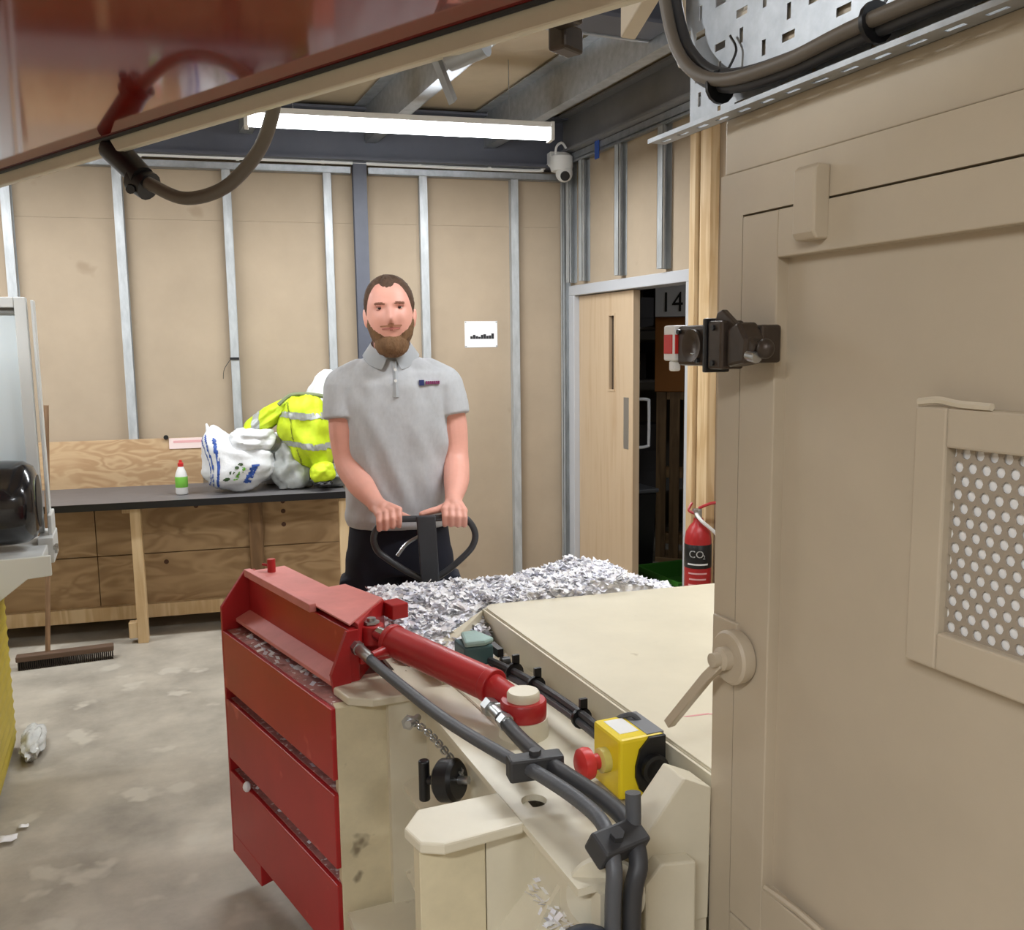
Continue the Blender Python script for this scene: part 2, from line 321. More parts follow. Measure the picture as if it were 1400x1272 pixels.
# ================================================================ LIGHT FITTINGS
def batten(x, y, rz, label, z=2.73, L=1.58, watts=LAMP_W):
    t = thing('led_batten', label, 'light', (x, y, z), rz, 'ceiling led battens')
    PL('housing', MB().box(-L/2, L/2, -.042, .042, .03, .06), M_white, t, .003)
    prof = [(-.042, .03), (-.041, .0), (-.028, -.021), (0, -.028), (.028, -.021), (.041, .0), (.042, .03)]
    PL('diffuser', MB().prism(prof, lambda a, b: (-L/2+.02, a, b), lambda a, b: (L/2-.02, a, b)), M_tube, t)
    for sx in (-1, 1):
        PL('end_cap', MB().box(min(sx*L/2, sx*(L/2-.02)), max(sx*L/2, sx*(L/2-.02)), -.046, .046, -.032, .062), M_white, t, .002)
        PL('suspension_wire', MB().cyl((sx*L*.35, 0, .06), (sx*L*.35, 0, .375), .002, n=6), M_galv, t)
    ld = bpy.data.lights.new('batten_light', 'AREA'); ld.shape = 'RECTANGLE'; ld.size = L-.06; ld.size_y = .07; ld.energy = watts; ld.color = (.94, .97, 1)
    lo = bpy.data.objects.new('batten_light', ld); COL.objects.link(lo); lo.parent = t; lo.location = (0, 0, -.036)
    return t
batten(1.38, 4.69, BWA, 'long lit led batten hanging in front of the dark beam', watts=40)
batten(-1.0, 5.03, BWA, 'lit led batten hidden behind the raised red hopper lid', watts=36)
batten(1.85, 2.1, BWA, 'lit led batten above the cream lid, over the shredded paper', watts=29)
batten(-1.5, 2.3, BWA, 'lit led batten over the aisle left of the red gate', watts=84)
batten(-1.3, -.6, BWA, 'added unseen led batten behind the photographer on the left', watts=66)  # added out of view to light the room from behind the camera
batten(1.3, -1.6, BWA, 'added unseen led batten behind the photographer on the right', watts=62)  # second added fitting, unseen, lighting from behind the camera
sl_ = batten(4.6, 3.9, 0, 'short added led batten brightening the store room, out of sight of the doorway', L=.6)  # unseen lamp added so the store does not go black
for c in sl_.children:
    if c.type == 'LIGHT': c.data.energy = 7

# ================================================================ BALER
GO = Vector((.388, 1.985, 0)); gd = Vector((-.2297, .9733, 0)); gn = Vector((-.9733, -.2297, 0))
def G(t, d, z): return GO+gd*t+gn*d+Vector((0, 0, z))
def gbox(m, t0, t1, d0, d1, z0, z1): return m.box(t0, t1, d0, d1, z0, z1, lambda v: G(v.x, v.y, v.z))
ba = thing('baler', 'cream horizontal baler with a red barred gate and red hydraulic cylinder', 'baler', (.95, 1.8, 0))
DK = .82     # deck height
# gate
gate = P('gate', gbox(gbox(MB(), .10, .775, -.11, -.085, .80, .95), .02, .775, -.11, -.085, .12, .80), M_red, ba, .002); gate['label'] = 'red swinging gate with three wide bars'
for z0, z1 in ((.624, .797), (.405, .588), (.165, .363)):
    b = P('bar', gbox(gbox(gbox(MB(), .03, .775, -.012, 0, z0, z1), .03, .775, -.085, -.012, z1-.012, z1), .03, .775, -.085, -.012, z0, z0+.01), M_red, gate, .002)
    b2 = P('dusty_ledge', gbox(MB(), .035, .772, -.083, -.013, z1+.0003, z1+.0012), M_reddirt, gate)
prof = [(0, .10), (0, .868), (-.075, .966), (-.11, .966), (-.11, .10)]
for t0, t1 in ((.775, .788),):
    P('end_plate', MB().prism(prof, lambda d, z: G(t0, d, z), lambda d, z: G(t1, d, z)), M_red, gate, .002)
P('end_plate', MB().prism([(-.034, .85), (-.078, .95), (-.085, .95), (-.085, .80), (-.042, .80)], lambda d, z: G(.095, d, z), lambda d, z: G(.108, d, z)), M_red, gate, .001)
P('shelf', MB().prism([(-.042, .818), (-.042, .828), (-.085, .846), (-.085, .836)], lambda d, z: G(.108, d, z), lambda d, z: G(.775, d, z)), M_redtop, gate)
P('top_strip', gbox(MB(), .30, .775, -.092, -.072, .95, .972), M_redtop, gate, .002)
top = [(.775, -.11), (.775, -.2), (.46, -.2), (.46, -.25), (.26, -.265), (.20, -.20), (.10, -.11)]
P('top_box', MB().prism(top, lambda t, d: G(t, d, .82), lambda t, d: G(t, d, .962)), M_red, gate, .003)
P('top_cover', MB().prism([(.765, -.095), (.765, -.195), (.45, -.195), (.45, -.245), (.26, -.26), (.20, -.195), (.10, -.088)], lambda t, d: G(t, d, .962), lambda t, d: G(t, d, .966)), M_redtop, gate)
P('top_pin', MB().cyl(G(.715, -.135, .966), G(.715, -.135, 1.005), .012).cyl(G(.715, -.135, .985), G(.745, -.12, .985), .004, n=8), M_red, gate)
P('gate_rear_plate', gbox(MB(), .03, .775, -.26, -.245, .12, .80), M_red, gate)
P('bottom_skid', MB().prism([(0, .10), (0, .165), (-.11, .165), (-.11, .12)], lambda d, z: G(.55, d, z), lambda d, z: G(.775, d, z)), M_red, gate, .002)
sc = MB()
for i in range(60):
    t = random.uniform(.12, .68); z = random.choice((.797, .797, .588, .363)); d = random.uniform(-.07, -.02); c = G(t, d, z+.004); a = random.uniform(0, PI)
    u = Vector((math.cos(a), math.sin(a), .2))*.009; v_ = Vector((-math.sin(a), math.cos(a), .3))*.005
    sc.add([c-u-v_, c+u-v_, c+u+v_, c-u+v_], [(0, 1, 2, 3)])
so = P('paper_scraps', sc, M_shred, gate); so['kind'] = 'stuff'
P('caught_paper', MB().ell(G(.62, .004, .375), (.012, .012, .016), 8, 6), M_paper, gate)
# deck, posts and caps
deck = MB()
x0, x1, y0, y1 = .568, .875, 1.13, 2.36; hx, hy, hr = .617, 1.40, .023
n = 24
ring = [(hx+hr*math.cos(2*PI*i/n), hy+hr*math.sin(2*PI*i/n)) for i in range(n)]
sq = []
for i in range(n):
    a = 2*PI*i/n; c_, s_ = math.cos(a), math.sin(a); k = .046/max(abs(c_), abs(s_)); sq.append((hx+c_*k, hy+s_*k))
def ringplate(m, inner, outer, z0, z1):
    n = len(inner); vs = [(p[0], p[1], z) for z in (z0, z1) for ring_ in (inner, outer) for p in ring_]
    fs = []
    for i in range(n):
        j = (i+1) % n
        fs += [(2*n+i, 2*n+j, 3*n+j, 3*n+i), (i, n+i, n+j, j), (i, j, 2*n+j, 2*n+i)]
    return m.add(vs, fs)
ringplate(deck, ring, sq, DK-.012, DK)
h0, h1, k0, k1 = hx-.046, hx+.046, hy-.046, hy+.046
for b in ((x0, h0, y0, y1), (h1, x1, 1.20, y1), (h0, h1, y0, k0), (h0, h1, k1, y1)): deck.box(*b, DK-.012, DK)
P('deck', deck, M_cream, ba)
P('deck_weld', MB().tube([(.68, 1.2, DK+.001), (.68, 1.5, DK+.001), (.675, 1.85, DK+.001), (.66, 2.1, DK+.001)], .004, 6), M_cream, ba)
caps = (([(.403, 2.09), (.445, 2.145), (.57, 2.145), (.57, 1.975), (.47, 1.975), (.42, 2.01)]), ([(.379, 1.40), (.418, 1.452), (.57, 1.452), (.57, 1.335), (.425, 1.325), (.39, 1.345)]))
for cp, (px0, px1, py) in zip(caps, ((.392, .512, 2.03), (.392, .508, 1.375))):
    P('post', MB().box(px0, px1, py-.017, py+.017, 0, DK-.02).box(px0+.05, px0+.065, py, py+.07, 0, DK-.02), M_dirtcream, ba, .002)
    P('post_cap', MB().prism(cp, lambda a, b: (a, b, DK-.018), lambda a, b: (a, b, DK+.002)), M_cream, ba, .004)
# chamber side wall below the deck, with ribs
P('side_wall', MB().box(.60, .615, 1.12, 2.36, .15, DK-.012), M_cream, ba)
for z in (.62, .40):
    P('side_rib', MB().prism([(.60, z), (.54, z-.025), (.54, z-.035), (.60, z-.045)], lambda a, b: (a, 1.46, b), lambda a, b: (a, 2.0, b)), M_cream, ba, .002)
P('gusset', MB().prism([(.60, .74), (.50, .595), (.60, .60)], lambda a, b: (a, 1.26, b), lambda a, b: (a, 1.27, b)), M_cream, ba)
P('sloped_panel', MB().prism([(.60, .70), (.43, .52), (.43, .50), (.60, .68)], lambda a, b: (a, 1.09, b), lambda a, b: (a, 1.36, b)), M_cream, ba)
P('lower_tray', MB().box(.40, .60, 1.06, 2.0, .28, .30), M_cream, ba)
for y in (1.99, 1.36): P('cross_stay', MB().box(.51, .60, y, y+.027, .2, .80), M_cream, ba)
sc = MB()
for i in range(60):
    y = random.uniform(1.16, 1.34); c = Vector((random.uniform(.575, .6), y, .70+random.uniform(-.02, .012))); a = random.uniform(0, PI)
    u = Vector((math.cos(a), math.sin(a), random.uniform(-.5, .5)))*.008; v_ = Vector((-math.sin(a), math.cos(a), .4))*.004
    sc.add([c-u-v_, c+u-v_, c+u+v_, c-u+v_], [(0, 1, 2, 3)])
so = P('paper_scraps', sc, M_shred, ba); so['kind'] = 'stuff'
# lid and chamber
LZ = .90
P('lid', MB().prism([(.87, 1.22), (.87, 2.30), (.90, 2.335), (1.66, 2.25), (1.66, 1.22)], lambda a, b: (a, b, LZ-.006), lambda a, b: (a, b, LZ)), M_cream, ba, .002)
P('lid_fold', MB().prism([(.863, LZ-.001), (.868, LZ-.001), (.880, DK), (.872, DK)], lambda a, b: (a, 1.2, b), lambda a, b: (a, 2.30, b)), M_cream, ba)
P('lid_edge_strip', MB().box(.872, .884, 1.22, 2.29, LZ, LZ+.004), M_cream, ba)
P('chamber_slope', MB().add([(.87, 2.30, LZ), (.90, 2.335, LZ), (.665, 2.15, DK+.005), (.64, 2.20, DK+.005), (.87, 2.30, DK), (.90, 2.335, DK), (.665, 2.15, DK-.01), (.64, 2.2, DK-.01)], [(0, 1, 3, 2), (4, 6, 7, 5), (0, 2, 6, 4), (1, 5, 7, 3), (2, 3, 7, 6), (0, 4, 5, 1)]), M_cream, ba, .002)
P('chamber_left_plate', MB().prism([(.645, DK), (.66, DK), (.65, LZ-.02), (.635, LZ-.03)], lambda a, b: (a, 2.0, b), lambda a, b: (a, 2.2, b)), M_cream, ba)
P('chamber', MB().box(.615, 1.66, 1.22, 2.64, .14, .16).box(.615, 1.66, 2.62, 2.64, .16, .80).box(1.64, 1.66, 1.22, 2.62, .16, .80).box(.60, .615, 2.36, 2.64, .16, .80), M_cream, ba)
for x in (.64, 1.6):
    for y in (1.3, 2.58): P('foot', MB().box(x-.03, x+.03, y-.03, y+.03, 0, .14), M_cream, ba, .003)
P('warning_mark', MB().prism([(0, 0), (.07, .045), (.14, 0), (.13, -.006), (.07, .03), (.01, -.006)], lambda a, b: (.955+a*.75, 1.445+b*.4-a*.35, LZ+.0002), lambda a, b: (.955+a*.75, 1.445+b*.4-a*.35, LZ+.0006)), mat('pink_mark', (214, 150, 150), .6), ba)
# hydraulic cylinder
A = Vector((.516, 2.155, .925)); B = Vector((.715, 1.70, .885)); ax = (B-A).normalized()
cy = P('hydraulic_cylinder', MB().cyl(A+ax*.085, B-ax*.075, .037, n=32), M_red, ba, .004); cy['label'] = 'red hydraulic ram barrel'
P('end_collar', MB().cyl(A+ax*.075, A+ax*.09, .040, n=32), M_red, cy, .002)
P('end_collar', MB().cyl(B-ax*.09, B-ax*.07, .0385, n=32), M_red, cy, .002)
P('piston_rod', MB().cyl(A+ax*.015, A+ax*.08, .019), M_chrome, cy)
P('rod_eye', MB().cyl(A-Vector((0, 0, .03)), A+Vector((0, 0, .018)), .03, n=24), M_red, cy, .003)
P('rod_pin', MB().cyl(A-Vector((0, 0, .03)), A+Vector((0, 0, .034)), .011, n=16).cyl(A+Vector((0, 0, .02)), A+Vector((0, 0, .026)), .02, n=6), M_pin, cy)
P('port_lug', MB().cyl(A+ax*.105-Vector((.02, .0, .01)), A+Vector((-.03, -.12, -.02)), .014, .009, n=14), M_red, cy)
P('clevis', gbox(MB(), .09, .20, -.215, -.11, .862, .884), M_red, gate, .003)
P('clevis_ear', gbox(MB(), .21, .27, -.31, -.262, .915, .955), M_red, gate, .003)
pv = P('pivot', MB().lathe([(.0, DK), (.052, DK), (.05, DK+.038), (.0, DK+.038)], (.712, 1.665, 0), 32), M_cream, ba)
P('pivot_ring', MB().lathe([(.0, 0), (.047, 0), (.048, .004), (.048, .034), (.045, .038), (.0, .038)], (.712, 1.665, DK+.038), 32), M_red, pv)
P('pivot_pin', MB().lathe([(.0, 0), (.034, 0), (.034, .014), (.031, .018), (.0, .018)], (.712, 1.665, DK+.076), 32), M_cream, pv)
P('eye_neck', MB().cyl(B-ax*.08, Vector((.712, 1.665, DK+.057)), .03, .026, n=20), M_red, cy)
# hoses
h1_ = [(.475, 2.06, .90), (.50, 1.95, .885), (.55, 1.70, .868), (.594, 1.46, .878), (.615, 1.36, .885), (.633, 1.24, .888), (.632, 1.165, .885), (.617, 1.11, .855), (.610, 1.10, .78), (.610, 1.10, .5), (.610, 1.10, .1)]
P('hose', MB().tube(h1_, .0125, 12), M_hose, ba)
P('hose_fitting', MB().cyl((.468, 2.095, .905), (.483, 2.03, .897), .014, n=12).cyl((.463, 2.115, .907), (.469, 2.09, .905), .017, n=6), M_pin, ba)
P('hose_gland', MB().cyl((.458, 2.135, .907), (.464, 2.11, .907), .0165, n=14), M_red, ba)
h2_ = [(.655, 1.645, .873), (.655, 1.56, .868), (.648, 1.46, .878), (.652, 1.36, .885), (.672, 1.24, .885), (.674, 1.17, .88), (.662, 1.115, .85), (.645, 1.105, .78), (.645, 1.10, .5), (.645, 1.10, .1)]
P('hose', MB().tube(h2_, .0145, 12), M_hosed, ba)
P('hose_fitting', MB().cyl((.655, 1.70, .872), (.655, 1.61, .872), .013, n=12).cyl((.655, 1.72, .872), (.655, 1.695, .872), .019, n=6).cyl((.66, 1.69, .872), (.69, 1.675, .876), .014, n=12).cyl((.655, 1.635, .872), (.655, 1.615, .872), .017, n=6), M_pin, ba)
P('hose_stub', MB().tube([(.672, 1.15, .86), (.676, 1.155, .90), (.678, 1.16, .935)], .0125, 12), M_hose, ba)
def clamp(c, hx_, hy_, hz_, rz, tilt=0):
    Mx = Matrix.Translation(c) @ Matrix.Rotation(rz, 4, 'Z') @ Matrix.Rotation(tilt, 4, 'X')
    return MB().box(-hx_, hx_, -hy_, hy_, -hz_, hz_, lambda v: Mx @ v)
P('hose_clamp', clamp((.622, 1.405, .882), .05, .017, .021, R(-8)), M_hosed, ba, .005)
P('clamp_bolt', MB().cyl((.622, 1.405, .90), (.622, 1.405, .912), .011, n=6), M_hosed, ba)
P('hose_clamp', clamp((.640, 1.14, .872), .045, .022, .019, R(12), R(30)), M_hosed, ba, .005)
P('clamp_bolt', MB().cyl((.632, 1.13, .886), (.630, 1.122, .90), .011, n=6), M_hosed, ba)
# cable bundle along the lid fold
for i, (dx, dz) in enumerate(((0, 0), (.017, .004), (.006, .015))):
    P('cable', MB().tube([(.755+dx, 2.02, .85+dz), (.775+dx, 1.85, .862+dz), (.79+dx, 1.7, .866+dz), (.795+dx, 1.55, .868+dz), (.80+dx, 1.42, .86+dz)], .008, 8), M_hose if i < 2 else M_hosed, ba)
for y, x in ((1.78, .792), (1.58, .803), (1.88, .782)):
    P('cable_tie', MB().cyl((x, y-.004, .872), (x, y+.004, .872), .022, n=14).box(x-.004, x+.012, y-.004, y+.004, .89, .912), M_blk, ba)
P('cable_loop', MB().tube([(.80, 1.45, .86), (.79, 1.43, .92), (.815, 1.40, .945), (.835, 1.385, .92)], .005, 8), M_hose, ba)
# limit switch
ls = P('limit_switch', MB().box(.70, .775, 1.99, 2.07, .84, .905), M_teal, ba, .006); ls['label'] = 'teal limit switch box'
P('switch_cap', MB().prism([(.70, 1.99), (.72, 2.075), (.76, 2.075), (.78, 2.0), (.75, 1.985)], lambda a, b: (a, b, .905), lambda a, b: (a, b, .92)), M_tealb, ls, .006)
P('switch_bracket', MB().box(.715, .79, 1.965, 1.985, DK, .86), M_cream, ls)
P('switch_lever', MB().box(.785, .80, 1.99, 2.05, .87, .89).cyl((.79, 1.98, .86), (.81, 1.98, .86), .014), M_blk, ls)
# emergency stop box
es = P('emergency_stop_box', MB().box(.748, .838, 1.325, 1.425, .826, .937), M_yel, ba, .006); es['label'] = 'yellow and black control box with red push button'
P('front_cover', MB().prism([(.800, .828), (.838, .828), (.838, .935), (.806, .935), (.786, .915), (.778, .885), (.778, .865), (.786, .842)], lambda a, b: (a, 1.320, b), lambda a, b: (a, 1.327, b)), M_blk, es, .001)
P('selector_ring', MB().lathe([(.012, 0), (.026, 0), (.026, .012), (.020, .014), (.012, .010)], (.812, 1.320, .879), 24, (0, -1, 0)), M_blk, es)
P('key_slot', MB().lathe([(0, 0), (.010, 0), (.010, .006), (0, .006)], (.812, 1.318, .879), 16, (0, -1, 0)), M_pin, es)
P('side_panel', MB().box(.805, .8395, 1.33, 1.426, .835, .938), mat('grey_plastic', (120, 122, 126), .5), es)
P('label_plate', MB().box(.762, .80, 1.35, 1.41, .937, .9378), M_white, es)
eb = P('push_button', MB().lathe([(0, .016), (.014, .016), (.014, .03), (.027, .034), (.029, .042), (.027, .052), (.018, .058), (0, .059)], (.748, 1.372, .884), 24, (-1, 0, 0)), M_redpl, es)
P('button_collar', MB().lathe([(0, 0), (.022, 0), (.022, .014), (.016, .018), (0, .018)], (.748, 1.372, .884), 24, (-1, 0, 0)), mat('cloudy_yellow', (206, 196, 110), .4), es)
P('box_foot', MB().box(.77, .83, 1.33, 1.40, DK, .828), M_blk, es)
# near bracket
nb = P('end_bracket', MB().prism([(.715, .825), (.795, .918), (.848, .892), (.845, .66), (.715, .66)], lambda a, b: (a, 1.195, b), lambda a, b: (a, 1.26, b)), M_cream, ba, .003)
P('stiffener', MB().prism([(.705, .77), (.735, .80), (.80, .79), (.80, .55), (.705, .55)], lambda a, b: (a, 1.165, b), lambda a, b: (a, 1.196, b)), M_cream, nb, .004)
P('bracket_leg', MB().box(.705, .845, 1.20, 1.25, .0, .66), M_cream, nb)
P('side_disc', MB().lathe([(0, 0), (.06, 0), (.06, .012), (0, .012)], (.625, 1.15, .79), 30, (-.5, -1, 0)), M_cream, ba)
P('guide_wheel', MB().lathe([(0, 0), (.05, 0), (.055, .006), (.055, .02), (.05, .026), (0, .026)], (.578, 1.12, .715), 28, (-.5, -1, .1)), mat('dark_slate_paint', (66, 72, 84), .4), ba)
# black adjusting knob with chain
kc = Vector((.548, 1.665, .752)); kd = Vector((-.55, .60, -.16)).normalized()
kn = P('knob', MB().lathe([(0, -.022), (.036, -.022), (.043, -.015), (.043, .015), (.036, .022), (0, .022)], kc, 30, kd), M_blk, ba)
P('t_handle', MB().cyl(kc+kd*.018, kc+kd*.052, .009).cyl(kc+kd*.06-Vector((0, 0, .043)), kc+kd*.06+Vector((0, 0, .043)), .0115), M_blk, kn, .003)
P('knob_bolt', MB().cyl(kc-kd*.045, kc-kd*.018, .008, n=12), M_pin, kn)
pts = catmull([Vector((.535, 1.86, .80)), Vector((.55, 1.80, .795)), Vector((.56, 1.74, .785)), Vector((.568, 1.68, .772)), Vector((.57, 1.655, .765))], 5)
for i in range(0, len(pts)-1, 1):
    a, b = pts[i], pts[i+1]; d = (b-a).normalized(); s_ = d.orthogonal().normalized(); s2 = d.cross(s_)
    if i % 2: s_ = s2
    P('chain_link', MB().tube([a-d*.003+s_*.0, a+s_*.006, b+s_*.006, b+d*.003, b-s_*.006, a-s_*.006, a-d*.003], .0022, 5), M_pin, kn)
P('chain_bolt', MB().cyl((.55, 1.885, .80), (.515, 1.845, .805), .008).cyl((.525, 1.87, .80), (.520, 1.858, .802), .016, n=6), M_pin, kn)
for i in range(5):
    P('chain_link', MB().lathe([(.004, 0), (.009, 0), (.009, .004), (.004, .004)], (.575+.002*i, 1.585-.025*i, .735-.010*i), 10, (random.uniform(-1, 1), random.uniform(-1, 1), .4)), M_pin, kn)

# ================================================================ SHREDDED PAPER
hp = MB(); NX, NY = 46, 30
def heap(x, y):
    u = (x-1.12)/.55; v = (y-2.33)/.27
    base = .905 - .02*u + .035*math.exp(-((x-1.28)/.16)**2)*1.0 - .055*max(0, (x-1.36)/.2)
    f = -.10*max(0, v*v-.75) - .07*max(0, abs(u)-.9)*4
    if x > .86: f -= 3*max(0, 2.345-.1*(x-.9)-y)
    base -= .008
    if x < .9: base -= .10*max(0, (2.42-y)/.3)
    return base + f + .018*noise.noise(Vector((x*9, y*9, 1))) + .012*noise.noise(Vector((x*25, y*25, 3)))
gx = [.60+(1.66-.60)*i/NX for i in range(NX+1)]; gy = [2.06+(2.61-2.06)*j/NY for j in range(NY+1)]
vs = [(x, y, heap(x, y)) for y in gy for x in gx]; nn = NX+1
fs = [(j*nn+i, j*nn+i+1, (j+1)*nn+i+1, (j+1)*nn+i) for j in range(NY) for i in range(NX)]
hp.add(vs, fs, True)
hb = MB(); hb.v = list(hp.v); hb.f = list(hp.f); hb.sm = list(hp.sm)
bord = [(i, 0) for i in range(NX)]+[(NX, j) for j in range(NY)]+[(NX-i, NY) for i in range(NX)]+[(0, NY-j) for j in range(NY)]
bi = [j*nn+i for i, j in bord]; bv = [(gx[i], gy[j], .60) for i, j in bord]; k = len(hb.v); hb.v += bv
for a in range(len(bi)): b = (a+1) % len(bi); hb.f.append([bi[a], bi[b], k+b, k+a]); hb.sm.append(False)
hb.f.append([k+a for a in range(len(bi))]); hb.sm.append(False)
ht = thing('shredded_paper_heap', 'heap of white shredded paper at the end of the cream lid', 'shredded paper', (1.12, 2.38, .6)); ht['kind'] = 'stuff'
P('heap_core', hb, mat('packed_shreds', (240, 240, 246), .8, var=.6, vscale=60, vdark=.7, bump=.6, bscale=70), ht)['kind'] = 'stuff'
fk = MB()
for i in range(9500):
    x = random.uniform(.60, 1.66); y = random.uniform(2.05 if x < .86 else 2.30, 2.62); z = heap(x, y)+random.uniform(-.004, .011)
    a = random.uniform(0, 2*PI); u = Vector((math.cos(a), math.sin(a), random.uniform(-.5, .5))).normalized()
    v_ = u.cross(Vector((random.uniform(-1, 1), random.uniform(-1, 1), 1))).normalized(); w_ = u.cross(v_)
    L_ = random.uniform(.007, .017); W_ = random.uniform(.003, .009); c = Vector((x, y, z)); b_ = random.uniform(-.008, .008)
    q = [c-u*L_+w_*b_, c, c+u*L_+w_*b_]
    fk.add([q[0]-v_*W_, q[0]+v_*W_, q[1]-v_*W_, q[1]+v_*W_, q[2]-v_*W_, q[2]+v_*W_], [(0, 1, 3, 2), (2, 3, 5, 4)])
P('paper_shreds', fk, M_shred, ht)['kind'] = 'stuff'

# ================================================================ SHREDDER HOUSING ON THE RIGHT
PX = .85
sh = thing('shredder_housing', 'tall tan painted machine housing with a recessed door and mesh window', 'machine', (1.3, .4, 0))
P('body', MB().box(PX+.03, 1.65, -.5, 1.195, 0, 2.12), M_creamd, sh, .003)
P('fascia', MB().box(PX+.006, PX+.03, -.5, 1.198, 1.872, 2.10), M_creamd, sh, .002)
P('corner_frame', MB().box(PX, PX+.03, 1.1449, 1.20, 0, 1.87), M_creamd, sh)
P('head_frame', MB().box(PX, PX+.03, -.5, 1.1449, 1.807, 1.87), M_creamd, sh)
P('foot_frame', MB().box(PX, PX+.03, -.5, 1.145, 0, .70), M_creamd, sh, .003)
do = P('access_door', MB().box(PX-.002, PX+.022, 1.062, 1.142, .705, 1.804).box(PX-.002, PX+.022, -.45, 1.062, 1.738, 1.804).box(PX-.002, PX+.022, -.45, 1.062, .705, .79).box(PX+.018, PX+.028, -.45, 1.075, .74, 1.76), M_creamd, sh, .002)
do['label'] = 'large recessed door of the housing'
P('door_weld', MB().tube([(PX-.001, 1.055, .795), (PX+.004, .98, .796), (PX+.002, .90, .795), (PX+.004, .80, .796)], .005, 6), M_creamd, do)
P('window_frame', MB().box(PX-.006, PX+.019, .757, .802, 1.24, 1.545).box(PX-.006, PX+.019, .40, .757, 1.50, 1.545).box(PX-.006, PX+.019, .40, .757, 1.24, 1.285).box(PX-.006, PX+.019, .36, .405, 1.24, 1.545), M_creamd, do, .003)
P('frame_weld', MB().tube([(PX-.006, .797, 1.55), (PX-.004, .77, 1.553), (PX-.006, .74, 1.55), (PX-.005, .70, 1.549)], .0045, 6), mat('weld_highlight_paint', (206, 194, 172), .2), do)  # lighter colour paints a highlight along the weld bead
pf = MB(); pit = .0178; row = .0155; nr = 14; ncl = 21; CA = math.atan2(row, pit); AN = [0, CA, 1.1, PI/2, PI-1.1, PI-CA, PI, PI+CA, PI+1.1, 1.5*PI, 2*PI-1.1, 2*PI-CA]
for r_ in range(-1, nr+1):
    for c_ in range(-1, ncl):
        cx = .757-pit*(c_+.5+(.5 if r_ % 2 else 0)); cz = 1.285+row*(r_+.5)
        inn = [(cx+.0064*math.cos(AN[i]), cz+.0064*math.sin(AN[i])) for i in range(12)]
        out = []
        for i in range(12):
            a = AN[i]; kx = pit/2/max(abs(math.cos(a)), 1e-6); kz = row/2/max(abs(math.sin(a)), 1e-6); k = min(kx, kz); out.append((cx+k*math.cos(a), cz+k*math.sin(a)))
        vs = [(X_, p[0], p[1]) for X_ in (PX+.006, PX+.0085) for rg in (inn, out) for p in rg]
        fs = []
        for i in range(12):
            j = (i+1) % 12; fs += [(i, j, 12+j, 12+i), (i, 24+i, 24+j, j)]
        pf.add(vs, fs)
P('perforated_sheet', pf, mat('perforated_metal', (168, 156, 140), .4, .2), do)
P('window_backing', MB().box(PX+.0105, PX+.013, .38, .76, 1.28, 1.51), mat('white_acrylic', (250, 249, 246), .25), do)
# stop block, latch, lever
P('stop_block', MB().prism([(1.753, 0), (1.753, .02), (1.762, .026), (1.843, .026), (1.848, .02), (1.848, 0)], lambda z, d: (PX-d, .962, z), lambda z, d: (PX-d, 1.004, z)), M_creamd, sh, .003)
lv = P('latch_plate', MB().box(PX-.008, PX, 1.13, 1.192, 1.10, 1.19), M_creamd, sh, .002)
P('latch_disc', MB().lathe([(0, 0), (.04, 0), (.042, .006), (.042, .02), (.038, .024), (0, .024)], (PX-.004, 1.125, 1.14), 30, (-1, 0, 0)), M_creamd, lv)
P('latch_bolt', MB().lathe([(0, 0), (.018, 0), (.018, .014), (.011, .018), (.011, .03), (0, .032)], (PX-.026, 1.125, 1.14), 20, (-1, 0, 0)), M_creamd, lv)
P('latch_lever', MB().tube([(PX-.04, 1.122, 1.135), (PX-.045, 1.15, 1.105), (PX-.05, 1.25, .99)], .011, 4, smooth_path=False), M_creamd, lv, .002)
# interlock switch
il = P('interlock_switch', MB().box(.775, .815, 1.088, 1.122, 1.583, 1.652), M_bronze, sh, .004); il['label'] = 'dark door interlock switch with white and red end tag'
P('switch_head', MB().box(.777, .815, 1.129, 1.205, 1.587, 1.647), M_bronze, il, .006)
P('head_ring', MB().lathe([(.010, 0), (.024, 0), (.024, .006), (.014, .004), (.010, .001)], (.777, 1.158, 1.617), 24, (-1, 0, 0)), M_bronze, il)
P('head_slot', MB().box(.774, .778, 1.15, 1.168, 1.60, 1.606), M_pin, il)
P('gasket', MB().box(.772, .815, 1.122, 1.130, 1.578, 1.656), M_blk, il, .002)
P('end_tag', MB().box(.772, .80, 1.205, 1.235, 1.594, 1.648).box(.776, .79, 1.212, 1.226, 1.578, 1.594), M_white, il, .003)
P('red_label', MB().box(.7705, .7725, 1.209, 1.231, 1.605, 1.634).box(.774, .798, 1.2035, 1.2055, 1.605, 1.634), M_redpl, il)
P('actuator', MB().box(.815, PX, 1.05, 1.115, 1.592, 1.645), M_bronze, il, .004)
P('actuator_key', MB().prism([(0, .012), (.012, .016), (.088, -.035), (.08, -.052), (-.006, -.004)], lambda a, b: (.786, 1.115-a, 1.652+b), lambda a, b: (.796, 1.115-a, 1.652+b)), M_bronze, il, .002)
P('actuator_arm', MB().prism([(1.086, 1.586), (1.086, 1.64), (1.06, 1.65), (1.04, 1.625), (1.045, 1.592)], lambda a, b: (.782, a, b), lambda a, b: (.815, a, b)), M_bronze, il, .005)
P('screw', MB().cyl((.79, 1.045, 1.603), (.79, 1.026, 1.600), .008, n=10), M_pin, il)
P('pivot_knob', MB().ell((.80, 1.022, 1.612), (.012, .014, .014), 14, 10), M_bronze, il)
for y, z in ((1.106, 1.642), (1.106, 1.592), (1.145, 1.595), (1.195, 1.638)): P('screw', MB().cyl((.776, y, z), (.7715, y, z), .004, n=8), M_blk, il)

